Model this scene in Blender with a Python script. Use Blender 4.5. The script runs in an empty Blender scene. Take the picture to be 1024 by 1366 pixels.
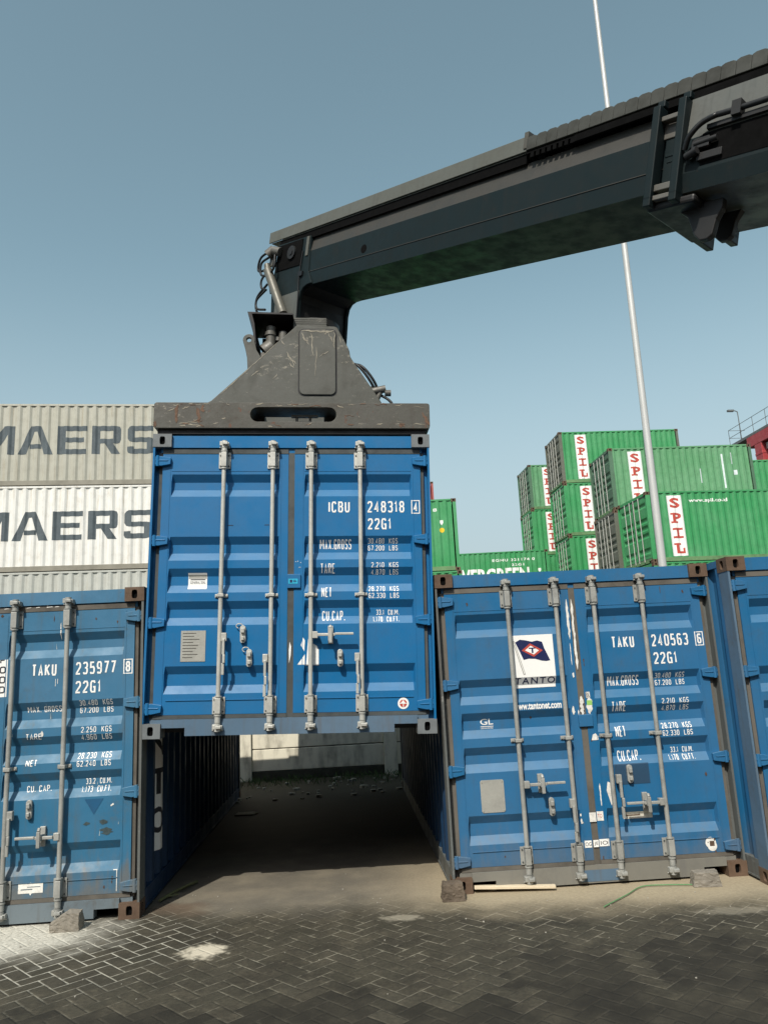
import bpy, bmesh, math, random
from mathutils import Vector, Matrix, noise
R = math.radians
random.seed(7)
SC = bpy.context.scene
COL = SC.collection

# ------------------------------------------------------------------ camera
F, PITCH, ROLL, EYE = 1025.58, 0.2073, -0.0505, 1.768
cp, sp, cr, sr = math.cos(PITCH), math.sin(PITCH), math.cos(ROLL), math.sin(ROLL)
fwd = Vector((0, cp, sp)); upv = Vector((0, -sp, cp)); rgt = Vector((1, 0, 0))
rg2 = cr * rgt + sr * upv; up2 = -sr * rgt + cr * upv
cd = bpy.data.cameras.new('camera'); cam = bpy.data.objects.new('camera', cd); COL.objects.link(cam)
cd.sensor_fit = 'HORIZONTAL'; cd.sensor_width = 36.0; cd.lens = F / 1024 * 36.0
cd.clip_start = 0.05; cd.clip_end = 3000
m = Matrix((rg2, up2, -fwd)).transposed().to_4x4(); m.translation = (0, 0, EYE)
cam.matrix_world = m
SC.camera = cam

# ------------------------------------------------------------------ sky, sun, exposure
SUN_TO = Vector((-0.30, -0.885, 1.0)).normalized()
w = bpy.data.worlds.new('World'); SC.world = w; w.use_nodes = True
wn, wl = w.node_tree.nodes, w.node_tree.links
sky = wn.new('ShaderNodeTexSky'); sky.sky_type = 'NISHITA'; sky.sun_disc = False
sky.sun_elevation = math.asin(SUN_TO.z)
sky.sun_rotation = math.atan2(SUN_TO.x, SUN_TO.y)
sky.altitude = 0; sky.air_density = 1.0; sky.dust_density = 1.8; sky.ozone_density = 1.6
hs = wn.new('ShaderNodeHueSaturation'); hs.inputs['Saturation'].default_value = 0.77
hs.inputs['Hue'].default_value = 0.455
wl.new(sky.outputs['Color'], hs.inputs['Color'])
# dusty harbour air: the sky pales to grey towards the horizon
tcw = wn.new('ShaderNodeTexCoord'); spw = wn.new('ShaderNodeSeparateXYZ'); wl.new(tcw.outputs['Generated'], spw.inputs[0])
mrw = wn.new('ShaderNodeMapRange'); mrw.interpolation_type = 'SMOOTHSTEP'; wl.new(spw.outputs['Z'], mrw.inputs[0])
for q, v in zip((1, 2, 3, 4), (0.0, 0.52, 1.0, 0.0)): mrw.inputs[q].default_value = v
mxw = wn.new('ShaderNodeMix'); mxw.data_type = 'RGBA'; wl.new(mrw.outputs[0], mxw.inputs[0]); wl.new(hs.outputs['Color'], mxw.inputs[6])
mxw.inputs[7].default_value = (3.15, 3.80, 4.05, 1)
wl.new(mxw.outputs[2], wn['Background'].inputs['Color'])
wn['Background'].inputs['Strength'].default_value = 0.15
sl = bpy.data.lights.new('sun', 'SUN'); sun = bpy.data.objects.new('sun', sl); COL.objects.link(sun)
sl.energy = 4.4; sl.angle = R(0.55); sl.color = (1.0, 0.945, 0.85)
sun.rotation_euler = SUN_TO.to_track_quat('Z', 'Y').to_euler()
SC.view_settings.view_transform = 'Standard'; SC.view_settings.look = 'None'
SC.view_settings.exposure = 0.05; SC.view_settings.gamma = 1.0

# ------------------------------------------------------------------ material helpers
class NT:
    def __init__(s, name):
        s.m = bpy.data.materials.new(name); s.m.use_nodes = True
        s.t = s.m.node_tree; s.n = s.t.nodes; s.l = s.t.links; s.b = s.n['Principled BSDF']
    def put(s, sock, v):
        if v is None: return
        if hasattr(v, 'is_output'): s.l.new(v, sock)
        elif sock.type == 'RGBA': sock.default_value = (*v[:3], 1) if hasattr(v, '__len__') else (v, v, v, 1)
        elif sock.type == 'VECTOR': sock.default_value = v if hasattr(v, '__len__') else (v, v, v)
        else: sock.default_value = v
    def math(s, op, a, b=None, c=None):
        n = s.n.new('ShaderNodeMath'); n.operation = op
        for i, v in enumerate((a, b, c)):
            if v is not None: s.put(n.inputs[i], v)
        return n.outputs[0]
    def vmath(s, op, a, b=None):
        n = s.n.new('ShaderNodeVectorMath'); n.operation = op
        s.put(n.inputs[0], a); s.put(n.inputs[1], b)
        return n.outputs[0]
    def mix(s, f, a, b, mode='MIX'):
        n = s.n.new('ShaderNodeMix'); n.data_type = 'RGBA'; n.blend_type = mode
        s.put(n.inputs[0], f); s.put(n.inputs[6], a); s.put(n.inputs[7], b)
        return n.outputs[2]
    def ramp(s, v, lo, hi, a=0.0, b=1.0):
        n = s.n.new('ShaderNodeMapRange'); n.interpolation_type = 'SMOOTHSTEP'
        s.put(n.inputs[0], v); n.inputs[1].default_value = lo; n.inputs[2].default_value = hi
        n.inputs[3].default_value = a; n.inputs[4].default_value = b
        return n.outputs[0]
    def noise(s, vec, scale, detail=4, rough=0.55):
        n = s.n.new('ShaderNodeTexNoise'); s.put(n.inputs['Vector'], vec)
        n.inputs['Scale'].default_value = scale; n.inputs['Detail'].default_value = detail
        n.inputs['Roughness'].default_value = rough
        return n.outputs['Fac']
    def coord(s, rnd=True):
        tc = s.n.new('ShaderNodeTexCoord').outputs['Object']
        if not rnd: return tc
        oi = s.n.new('ShaderNodeObjectInfo').outputs['Random']
        sc = s.math('MULTIPLY', oi, 53.0)
        return s.vmath('ADD', tc, sc)
    def scale(s, v, k): return s.vmath('MULTIPLY', v, k)
    def bump(s, h, strength, dist=0.01):
        n = s.n.new('ShaderNodeBump'); n.inputs['Strength'].default_value = strength
        n.inputs['Distance'].default_value = dist; s.put(n.inputs['Height'], h)
        s.l.new(n.outputs[0], s.b.inputs['Normal'])
    def out(s, color=None, rough=None, metal=None, spec=None):
        s.put(s.b.inputs['Base Color'], color); s.put(s.b.inputs['Roughness'], rough)
        s.put(s.b.inputs['Metallic'], metal); s.put(s.b.inputs['Specular IOR Level'], spec)
        return s.m

def mul(c, k): return tuple(min(1, x * k) for x in c)

def paint(name, col, rough=0.42, fade=0.35, dirt=0.3, rust=0.2, streak=0.35, dcol=(0.10, 0.085, 0.065), chip=None, bump=0.12, ledge=0.0, spec=0.4, splash=0.0):
    t = NT(name); co = t.coord()
    big = t.noise(co, 0.9, 5); mid = t.noise(co, 4.5, 6, 0.65)
    st = t.noise(t.scale(co, (9, 9, 0.55)), 1.6, 6, 0.6)
    fine = t.noise(co, 26, 6, 0.7)
    c = t.mix(t.ramp(big, 0.3, 0.7, 0, fade), col, mul(tuple(0.75 * x + 0.25 * max(col) for x in col), 1.25))
    c = t.mix(t.ramp(mid, 0.35, 0.75, 0, 0.28), c, mul(col, 0.62))
    c = t.mix(t.math('MULTIPLY', t.ramp(st, 0.5, 0.78), streak), c, dcol)
    d2 = t.math('MULTIPLY', t.ramp(mid, 0.5, 0.8), t.ramp(fine, 0.42, 0.62))
    c = t.mix(t.math('MULTIPLY', d2, dirt), c, dcol)
    sc = t.noise(t.scale(co, (3.1, 3.1, 2.1)), 5.0, 9, 0.72)
    rm = t.ramp(sc, 0.66 - 0.06 * rust, 0.70)
    c = t.mix(t.math('MULTIPLY', rm, min(1, rust * 2.2)), c, t.mix(fine, (0.16, 0.055, 0.022), (0.05, 0.028, 0.018)))
    if chip:
        ch = t.noise(t.scale(co, (1.0, 1.0, 2.2)), 9.0, 9, 0.82)
        ch2 = t.noise(co, 1.6, 3)
        c = t.mix(t.ramp(t.math('ADD', ch, t.math('MULTIPLY', ch2, 0.35)), 0.77, 0.84, 0, 0.8), c, chip)
    if ledge:
        gz = t.n.new('ShaderNodeNewGeometry'); sx_ = t.n.new('ShaderNodeSeparateXYZ'); t.l.new(gz.outputs['True Normal'], sx_.inputs[0])
        up_ = t.math('MULTIPLY', t.ramp(sx_.outputs[2], 0.45, 0.6), t.ramp(t.noise(t.scale(co, (2.2, 1, 9)), 2.0, 4), 0.3, 0.62, 0.72, 1.0))
        c = t.mix(t.math('MULTIPLY', up_, ledge), c, (0.30, 0.40, 0.42))
    if splash:
        tz = t.n.new('ShaderNodeSeparateXYZ'); t.l.new(t.coord(False), tz.inputs[0])
        hgt = t.math('ADD', tz.outputs[2], t.math('ADD', t.math('MULTIPLY', t.math('SUBTRACT', st, 0.5), 0.9), t.math('MULTIPLY', t.math('SUBTRACT', mid, 0.5), 0.8)))
        c = t.mix(t.math('MULTIPLY', t.ramp(hgt, 0.50, 0.12), splash), c, t.mix(fine, (0.17, 0.15, 0.115), (0.10, 0.095, 0.08)))
    rr = t.ramp(mid, 0.3, 0.7, rough - 0.08, rough + 0.2)
    t.bump(t.math('ADD', t.math('MULTIPLY', fine, 0.35), t.noise(co, 2.2, 3)), bump, 0.02)
    return t.out(c, rr, 0.0, spec)

def plain(name, col, rough=0.5, metal=0.0, var=0.25, sc=14, bump=0.1, rust=0.0):
    t = NT(name); co = t.coord(); n = t.noise(co, sc, 6, 0.65); n2 = t.noise(co, sc * 0.23, 4)
    c = t.mix(t.ramp(n, 0.3, 0.72, 0, var), col, mul(col, 0.4))
    c = t.mix(t.ramp(n2, 0.35, 0.7, 0, var), c, mul(col, 1.35))
    if rust: c = t.mix(t.ramp(t.noise(co, sc * 0.8, 8, 0.75), 0.62 - 0.1 * rust, 0.72, 0, rust), c, (0.13, 0.055, 0.025))
    t.bump(n, bump, 0.01)
    return t.out(c, t.ramp(n, 0.3, 0.7, max(0.05, rough - 0.08), min(1, rough + 0.12)), metal, 0.5 if metal else (0.05 if max(col) < 0.008 else 0.3))

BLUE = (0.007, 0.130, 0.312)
MAT = dict(
    blueM=paint('blue_paint_clean', BLUE, 0.36, 0.15, 0.12, 0.03, 0.10, (0.05, 0.09, 0.13), None, 0.08, 0.30, 0.3),
    blueR=paint('blue_paint_worn', (0.008, 0.116, 0.262), 0.42, 0.3, 0.4, 0.12, 0.28, (0.06, 0.085, 0.095), None, 0.12, 0.20, 0.4, 0.4),
    blueL=paint('blue_paint_faded', (0.020, 0.130, 0.240), 0.55, 0.55, 0.55, 0.28, 0.5, (0.085, 0.095, 0.085), None, 0.14, 0.20, 0.4, 0.75),
    blueS=paint('blue_paint_shaded_side', (0.006, 0.032, 0.080), 0.5, 0.3, 0.5, 0.15, 0.4, (0.03, 0.035, 0.04)),  # door blue darkened to near navy, gap shade put into the colour
    sillM=paint('sill_paint_bluegrey', (0.075, 0.135, 0.20), 0.5, 0.4, 0.5, 0.12, 0.5),
    sillR=paint('sill_dusty_grey', (0.17, 0.165, 0.14), 0.7, 0.3, 0.5, 0.15, 0.5, (0.12, 0.12, 0.115)),
    sillL=paint('sill_worn_bluegrey', (0.12, 0.155, 0.175), 0.6, 0.4, 0.7, 0.3, 0.7, (0.09, 0.075, 0.055)),
    post=paint('post_worn_grey', (0.105, 0.115, 0.11), 0.55, 0.4, 0.6, 0.3, 0.6, (0.07, 0.055, 0.04), (0.24, 0.24, 0.22)),
    castM=plain('casting_grey', (0.15, 0.165, 0.17), 0.55, 0.0, 0.35, 18, 0.2, 0.25),
    castR=plain('casting_rusty', (0.115, 0.075, 0.05), 0.75, 0.0, 0.5, 16, 0.4, 0.5),
    hole=plain('casting_hollow', (0.005, 0.005, 0.005), 1.0),
    seal=plain('door_seal_rubber', (0.066, 0.074, 0.074), 0.7, 0.0, 0.5, 9),
    sealR=plain('door_seal_dusty', (0.115, 0.105, 0.088), 0.75, 0.0, 0.6, 7),
    steel=plain('galvanised_steel', (0.46, 0.46, 0.42), 0.5, 0.25, 0.35, 25, 0.1, 0.12),
    steelR=plain('galvanised_steel_dirty', (0.33, 0.335, 0.31), 0.55, 0.25, 0.5, 20, 0.15, 0.28),
    white=plain('white_lettering', (0.80, 0.80, 0.77), 0.5, 0.0, 0.05, 30),
    whiteOld=plain('white_worn_lettering', (0.62, 0.66, 0.68), 0.6, 0.0, 0.35, 40),
    dark=plain('dark_lettering', (0.03, 0.033, 0.04), 0.6, 0.0, 0.2, 30),
    navy=plain('navy_print', (0.012, 0.018, 0.075), 0.5, 0, 0.1),
    redp=plain('red_print', (0.46, 0.07, 0.05), 0.5, 0, 0.3),
    pinkp=plain('faded_pink_print', (0.80, 0.40, 0.32), 0.5, 0, 0.2),
    plate=plain('aluminium_plate', (0.40, 0.40, 0.36), 0.45, 0.3, 0.3, 40, 0.15, 0.1),
    paper=plain('worn_paper_label', (0.60, 0.58, 0.50), 0.7, 0, 0.5, 45, 0.1, 0.35),
    tape=plain('peeled_white_tape', (0.70, 0.69, 0.64), 0.7, 0, 0.45, 50, 0.2, 0.15),
    cyan=plain('cyan_label', (0.03, 0.38, 0.58), 0.45, 0, 0.3, 60),
    limeg=plain('lime_label', (0.30, 0.55, 0.14), 0.5, 0, 0.3, 60),
    yellow=plain('yellow_label', (0.75, 0.52, 0.03), 0.5, 0, 0.2),
    greenA=paint('green_paint', (0.036, 0.270, 0.088), 0.5, 0.45, 0.45, 0.14, 0.38, (0.04, 0.10, 0.05)),
    greenB=paint('green_paint_faded', (0.095, 0.275, 0.125), 0.6, 0.5, 0.4, 0.15, 0.4, (0.06, 0.10, 0.06)),
    greenD=paint('green_paint_dingy', (0.07, 0.15, 0.09), 0.6, 0.4, 0.5, 0.35, 0.6, (0.07, 0.07, 0.05)),
    greyD=paint('grey_green_paint_rusty', (0.12, 0.13, 0.10), 0.65, 0.4, 0.6, 0.5, 0.7, (0.08, 0.06, 0.045)),
    railW=plain('rail_shaded_beige', (0.25, 0.235, 0.19), 0.7, 0, 0.4, 4, 0.1, 0.15),  # beige darkened to carry the shade on the recessed bottom rails
    rail=plain('rail_dusty_green', (0.13, 0.24, 0.11), 0.6, 0, 0.5, 5, 0.1, 0.2),
    dullred=paint('dull_red_paint', (0.33, 0.05, 0.04), 0.5, 0.4, 0.3, 0.2, 0.3),
    whiteA=paint('aged_cream_paint', (0.40, 0.392, 0.325), 0.5, 0.3, 0.25, 0.07, 0.55, (0.26, 0.21, 0.13)),
    whiteB=paint('fresh_white_paint', (0.72, 0.71, 0.66), 0.45, 0.2, 0.30, 0.10, 0.60, (0.40, 0.33, 0.21)),
    whiteC=paint('aged_pale_grey_paint', (0.44, 0.45, 0.405), 0.5, 0.3, 0.3, 0.05, 0.4, (0.26, 0.22, 0.15)),
    slate=plain('slate_lettering', (0.085, 0.105, 0.115), 0.6, 0, 0.4, 12),
    spread=paint('spreader_paint_scratched', (0.070, 0.071, 0.059), 0.5, 0.25, 0.6, 0.15, 0.3, (0.045, 0.04, 0.034), (0.26, 0.24, 0.19), 0.2),
    beam=paint('beam_paint_battered', (0.070, 0.068, 0.056), 0.5, 0.3, 0.8, 0.75, 0.3, (0.05, 0.035, 0.025), (0.33, 0.30, 0.24), 0.3),
    black=plain('black_machine_paint', (0.018, 0.018, 0.018), 0.5, 0, 0.4, 8),
    motor=plain('hydraulic_grey', (0.105, 0.10, 0.086), 0.5, 0.1, 0.4, 12, 0.1, 0.15),
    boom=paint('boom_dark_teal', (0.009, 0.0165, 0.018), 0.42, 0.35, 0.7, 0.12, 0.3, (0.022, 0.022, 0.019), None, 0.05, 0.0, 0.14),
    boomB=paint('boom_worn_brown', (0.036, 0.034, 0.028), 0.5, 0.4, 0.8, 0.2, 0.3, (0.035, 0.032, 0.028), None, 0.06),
    tray=paint('tray_grey', (0.095, 0.10, 0.085), 0.6, 0.4, 0.6, 0.1, 0.6, (0.07, 0.07, 0.06)),
    chain=plain('cable_chain_dark', (0.050, 0.052, 0.045), 0.7, 0, 0.5, 9, 0.2),
    deepBlack=plain('black_shade_and_joints', (0.005, 0.005, 0.005), 0.9, 0, 0.3),  # black for shaded bands of the boom, also backs the wall joints
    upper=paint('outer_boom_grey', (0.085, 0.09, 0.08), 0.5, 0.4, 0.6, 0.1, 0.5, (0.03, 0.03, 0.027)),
    hose=plain('hydraulic_hose', (0.012, 0.013, 0.014), 0.45, 0, 0.2),
    cyl=plain('cylinder_grey', (0.125, 0.12, 0.098), 0.45, 0.3, 0.3, 10, 0.1, 0.1),
    pole=plain('galvanised_pole', (0.50, 0.50, 0.48), 0.45, 0.2, 0.15, 3, 0.05),
    crane=paint('crane_red', (0.36, 0.04, 0.045), 0.45, 0.3, 0.3, 0.15, 0.3),
    walk=plain('grey_walkway', (0.13, 0.14, 0.14), 0.6, 0.1, 0.4),
    stone=plain('concrete_lump', (0.22, 0.20, 0.165), 0.9, 0, 0.55, 14, 0.8),
    stoneD=plain('brown_weathered_block', (0.12, 0.095, 0.07), 0.9, 0, 0.6, 16, 0.8, 0.3),
    wood=plain('pale_plank_wood', (0.62, 0.53, 0.38), 0.7, 0, 0.2, 9, 0.2),
    strap=plain('green_strap', (0.10, 0.24, 0.10), 0.7, 0, 0.3),
    twig=plain('dry_twig', (0.12, 0.13, 0.06), 0.8, 0, 0.4),
    grass=plain('grass_blades', (0.05, 0.09, 0.025), 0.7, 0, 0.5, 6),
    pebble=plain('pale_rubble', (0.36, 0.34, 0.29), 0.9, 0, 0.5, 20, 0.5),
    floor=plain('container_underframe', (0.05, 0.055, 0.06), 0.8, 0, 0.5, 6, 0.2, 0.3),
)

# ------------------------------------------------------------------ mesh helpers
class MB:
    def __init__(s): s.v = []; s.f = []; s.mi = []; s.sm = []
    def add(s, vs, fs, mi=0, smooth=False):
        o = len(s.v); s.v += [tuple(v) for v in vs]
        for f in fs: s.f.append([i + o for i in f]); s.mi.append(mi); s.sm.append(smooth)
        return s
    def box(s, a, b, mi=0):
        x0, y0, z0 = a; x1, y1, z1 = b
        return s.add([(x0,y0,z0),(x1,y0,z0),(x1,y1,z0),(x0,y1,z0),(x0,y0,z1),(x1,y0,z1),(x1,y1,z1),(x0,y1,z1)],
                     [(3,2,1,0),(4,5,6,7),(0,1,5,4),(1,2,6,5),(2,3,7,6),(3,0,4,7)], mi)
    def prism(s, pts, vec, mi=0):           # planar outline pts (3D) extruded along vec
        n = len(pts); vec = Vector(vec); p = [Vector(q) for q in pts]
        nr = sum((p[i].cross(p[(i + 1) % n]) for i in range(n)), Vector())
        if nr.dot(vec) > 0: p.reverse()
        vs = p + [q + vec for q in p]
        fs = [tuple(range(n)), tuple(range(2 * n - 1, n - 1, -1))] + [(i, i + n, (i + 1) % n + n, (i + 1) % n) for i in range(n)]
        return s.add(vs, fs, mi)
    def tube(s, pts, r, n=10, mi=0, r2=None, smooth=True):
        pts = [Vector(p) for p in pts]; rings = []; k = len(pts)
        up = None
        for i, p in enumerate(pts):
            d = (pts[min(i + 1, k - 1)] - pts[max(i - 1, 0)]).normalized()
            if up is None: up = d.orthogonal().normalized()
            else: up = (up - d * up.dot(d)).normalized()
            sd = d.cross(up); rad = r if r2 is None else r + (r2 - r) * i / (k - 1)
            rings.append([p + (up * math.cos(2 * math.pi * j / n) + sd * math.sin(2 * math.pi * j / n)) * rad for j in range(n)])
        vs = [v for rg in rings for v in rg]
        fs = [(i * n + j, i * n + (j + 1) % n, (i + 1) * n + (j + 1) % n, (i + 1) * n + j) for i in range(k - 1) for j in range(n)]
        s.add(vs, fs, mi, smooth)
        s.add(rings[0], [tuple(range(n - 1, -1, -1))], mi); s.add(rings[-1], [tuple(range(n))], mi)
        return s
    def build(s, name, mats, parent=None, bevel=0):
        me = bpy.data.meshes.new(name); me.from_pydata(s.v, [], s.f)
        for mt in (mats if isinstance(mats, (list, tuple)) else [mats]):
            me.materials.append(MAT[mt] if isinstance(mt, str) else mt)
        for p, i, sm in zip(me.polygons, s.mi, s.sm): p.material_index = i; p.use_smooth = sm
        me.update()
        return link(name, me, parent, bevel)

def link(name, me, parent=None, bevel=0):
    o = bpy.data.objects.new(name, me); COL.objects.link(o)
    if parent: o.parent = parent
    if bevel:
        b = o.modifiers.new('edge_bevel', 'BEVEL'); b.width = bevel; b.segments = 2; b.limit_method = 'ANGLE'
    return o
def tag(o, label, cat, group=None, kind=None):
    if label: o['label'] = label
    if cat: o['category'] = cat
    if group: o['group'] = group
    if kind: o['kind'] = kind
    return o
def struct(o): o['kind'] = 'structure'; return o
def empty(name, mat, label, cat, group=None):
    o = bpy.data.objects.new(name, None); COL.objects.link(o); o.empty_display_size = 0.2
    o.matrix_world = mat
    return tag(o, label, cat, group)
def frame(o, X, Y, Z):
    mt = Matrix((X, Y, Z)).transposed().to_4x4(); mt.translation = o; return mt
def kids(o): return [c for c in bpy.data.objects if c.parent == o]
def copy_tree(o, mat, label, group=None, swap=None):
    def cp_(s, par):
        c = s.copy(); COL.objects.link(c)
        if par: c.parent = par
        for k in KIDS.get(s.name, []): cp_(k, c)
        return c
    c = cp_(o, None); c.matrix_world = mat; c['label'] = label
    if group: c['group'] = group
    return c
KIDS = {}
def index_kids():
    KIDS.clear()
    for o in bpy.data.objects:
        if o.parent: KIDS.setdefault(o.parent.name, []).append(o)

# ------------------------------------------------------------------ lettering that follows a profiled sheet
class Decal:
    def __init__(s): s.bm = bmesh.new()
    def poly(s, pts, mi=0, lift=0.0):
        if sum(pts[i][0] * pts[(i + 1) % len(pts)][1] - pts[(i + 1) % len(pts)][0] * pts[i][1] for i in range(len(pts))) < 0: pts = pts[::-1]
        f = s.bm.faces.new([s.bm.verts.new((p[0], p[1], lift)) for p in pts]); f.material_index = mi
        return s
    def rect(s, u0, u1, v0, v1, mi=0, lift=0.0): return s.poly([(u0, v0), (u1, v0), (u1, v1), (u0, v1)], mi, lift)
    def disc(s, u, v, r, mi=0, lift=0.0, n=20): return s.poly([(u + r * math.cos(i * 2 * math.pi / n), v + r * math.sin(i * 2 * math.pi / n)) for i in range(n)], mi, lift)
    def text(s, body, u0, u1, v0, v1, mi=0, lift=0.0, bold=0.0, turn=0, sp=1.0):
        cu = bpy.data.curves.new('glyphs', 'FONT'); cu.body = body; cu.offset = bold; cu.resolution_u = 3; cu.space_character = sp
        ob = bpy.data.objects.new('glyphs', cu); COL.objects.link(ob)
        bpy.context.view_layer.update()
        dg = bpy.context.evaluated_depsgraph_get(); me = bpy.data.meshes.new_from_object(ob.evaluated_get(dg))
        bpy.data.objects.remove(ob); bpy.data.curves.remove(cu)
        xs = [v.co.x for v in me.vertices]; ys = [v.co.y for v in me.vertices]
        xa, xb, ya, yb = min(xs), max(xs), min(ys), max(ys)
        b2 = bmesh.new(); b2.from_mesh(me); bpy.data.meshes.remove(me)
        mp = {}
        for v in b2.verts:
            p = (v.co.x - xa) / (xb - xa); q = (v.co.y - ya) / max(1e-6, yb - ya)
            if turn == 180: p, q = 1 - p, 1 - q
            mp[v] = s.bm.verts.new((u0 + p * (u1 - u0), v0 + q * (v1 - v0), lift))
        for f in b2.faces:
            try: nf = s.bm.faces.new([mp[v] for v in f.verts]); nf.material_index = mi
            except ValueError: pass
        b2.free(); return s
    def finish(s, name, mats, parent, fn, breaks=(), axis=1):
        n = (1, 0, 0) if axis == 0 else (0, 1, 0)
        co = [v.co[axis] for v in s.bm.verts]; lo, hi = min(co), max(co)
        for b in breaks:
            if lo < b < hi:
                bmesh.ops.bisect_plane(s.bm, geom=s.bm.verts[:] + s.bm.edges[:] + s.bm.faces[:], plane_co=(b, b, 0), plane_no=n, dist=1e-5)
        for v in s.bm.verts: v.co = fn(v.co.x, v.co.y, v.co.z)
        s.bm.normal_update()
        me = bpy.data.meshes.new(name); s.bm.to_mesh(me); s.bm.free()
        for mt in (mats if isinstance(mats, (list, tuple)) else [mats]): me.materials.append(MAT[mt])
        return link(name, me, parent)

# ------------------------------------------------------------------ the ground
def ground_material():
    t = NT('yard_ground'); co = t.coord(False)
    sep = t.n.new('ShaderNodeSeparateXYZ'); t.l.new(co, sep.inputs[0]); X, Y = sep.outputs[0], sep.outputs[1]
    M_ = t.math
    K = 1 / (0.105 * math.sqrt(2))
    jig = t.noise(co, 3.0, 2); jx = M_('MULTIPLY', M_('SUBTRACT', jig, 0.5), 0.10)
    u = M_('ADD', M_('MULTIPLY', M_('ADD', X, Y), K), jx); v = M_('ADD', M_('MULTIPLY', M_('SUBTRACT', Y, X), K), jx)
    i, j = M_('FLOOR', u), M_('FLOOR', v); fx, fy = M_('SUBTRACT', u, i), M_('SUBTRACT', v, j)
    mm = M_('FLOORED_MODULO', M_('SUBTRACT', i, j), 4.0)
    eq = lambda k: M_('COMPARE', mm, float(k), 0.3)
    is1, is2, is3 = eq(1), eq(2), eq(3); hor = M_('LESS_THAN', mm, 1.5); ver = M_('SUBTRACT', 1.0, hor)
    inv = lambda a: M_('SUBTRACT', 1.0, a)
    sel = lambda c, a, b: M_('ADD', M_('MULTIPLY', c, a), M_('MULTIPLY', inv(c), b))
    dh = M_('MINIMUM', M_('MINIMUM', fy, inv(fy)), sel(is1, inv(fx), fx))
    dv = M_('MINIMUM', M_('MINIMUM', fx, inv(fx)), sel(is2, inv(fy), fy))
    dist = sel(hor, dh, dv)
    ci = M_('SUBTRACT', i, is1); cj = M_('SUBTRACT', j, is2)
    cu = M_('ADD', ci, M_('ADD', M_('MULTIPLY', hor, 1.0), M_('MULTIPLY', ver, 0.5)))
    cv = M_('ADD', cj, M_('ADD', M_('MULTIPLY', hor, 0.5), M_('MULTIPLY', ver, 1.0)))
    cmb = t.n.new('ShaderNodeCombineXYZ'); t.l.new(ci, cmb.inputs[0]); t.l.new(cj, cmb.inputs[1]); t.l.new(hor, cmb.inputs[2])
    wn_ = t.n.new('ShaderNodeTexWhiteNoise'); t.l.new(cmb.outputs[0], wn_.inputs['Vector']); rnd = wn_.outputs['Value']
    bx = M_('MULTIPLY', M_('SUBTRACT', cu, cv), 0.5 / K); by = M_('MULTIPLY', M_('ADD', cu, cv), 0.5 / K)
    big = t.noise(co, 0.8, 5); mid = t.noise(co, 3.2, 6, 0.6); fine = t.noise(co, 38, 6, 0.7); grit = t.noise(co, 120, 3, 0.6)
    # bricks
    c = t.mix(rnd, (0.056, 0.052, 0.038), (0.068, 0.062, 0.046))
    c = t.mix(t.ramp(mid, 0.4, 0.72, 0, 0.45), c, (0.10, 0.088, 0.062))
    c = t.mix(t.ramp(fine, 0.35, 0.7, 0, 0.45), c, (0.022, 0.021, 0.018))
    c = t.mix(t.ramp(t.noise(co, 1.9, 7, 0.7), 0.42, 0.66, 0, 0.55), c, (0.024, 0.022, 0.018))
    c = t.mix(t.ramp(t.noise(co, 9.0, 5, 0.7), 0.52, 0.72, 0, 0.4), c, (0.12, 0.105, 0.075))
    def ell(px, py, cx, cy, rx, ry):
        a = M_('DIVIDE', M_('SUBTRACT', px, cx), rx); b = M_('DIVIDE', M_('SUBTRACT', py, cy), ry)
        return M_('SQRT', M_('ADD', M_('MULTIPLY', a, a), M_('MULTIPLY', b, b)))
    # dark stains to the right, plain darker patches nearest the camera, edges follow whole bricks
    bjit = M_('ADD', M_('MULTIPLY', M_('SUBTRACT', rnd, 0.5), 0.22), M_('MULTIPLY', M_('SUBTRACT', mid, 0.5), 0.9))
    st = None
    for e in ((1.82, 4.95, 0.46, 0.55), (0.98, 4.85, 0.36, 0.62), (-0.55, 4.60, 0.42, 0.32), (1.3, 4.2, 1.4, 0.45), (0.35, 4.35, 0.45, 0.33), (-1.7, 4.5, 0.7, 0.3)):
        d = t.ramp(M_('ADD', ell(bx, by, *e), bjit), 1.06, 0.86)
        st = d if st is None else M_('MAXIMUM', st, d)
    c = t.mix(M_('MULTIPLY', M_('MULTIPLY', st, t.ramp(fine, 0.25, 0.65, 0.95, 0.6)), t.ramp(mid, 0.3, 0.7, 0.82, 0.45)), c, (0.015, 0.014, 0.0125))
    # joints filled with pale sand here and there
    jm = t.ramp(M_('ADD', dist, M_('MULTIPLY', M_('SUBTRACT', t.noise(co, 24, 4), 0.5), 0.06)), 0.068, 0.022)
    pres = t.ramp(M_('ADD', t.noise(co, 4.5, 4), M_('MULTIPLY', M_('SUBTRACT', t.noise(co, 20, 3), 0.5), 0.7)), 0.40, 0.70, 0.03, 0.85)
    pres = M_('MULTIPLY', pres, M_('SUBTRACT', 1.0, M_('MULTIPLY', st, 0.72)))
    pres = M_('MULTIPLY', pres, t.ramp(Y, 4.2, 5.7, 0.22, 0.9))
    c = t.mix(M_('MULTIPLY', jm, pres), c, (0.26, 0.24, 0.185))
    # spilt white powder
    pw = t.ramp(M_('ADD', ell(X, Y, -3.0, 6.15, 0.95, 0.62), M_('MULTIPLY', M_('SUBTRACT', mid, 0.5), 1.1)), 1.15, 0.35)
    pj = t.ramp(M_('ADD', ell(X, Y, -2.5, 5.85, 1.25, 0.95), M_('MULTIPLY', M_('SUBTRACT', mid, 0.5), 0.6)), 1.1, 0.5)
    c = t.mix(M_('MULTIPLY', M_('MULTIPLY', jm, M_('MULTIPLY', pj, t.ramp(t.noise(co, 14, 4), 0.3, 0.6, 0.25, 1))), 0.75), c, (0.52, 0.50, 0.42))
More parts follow.
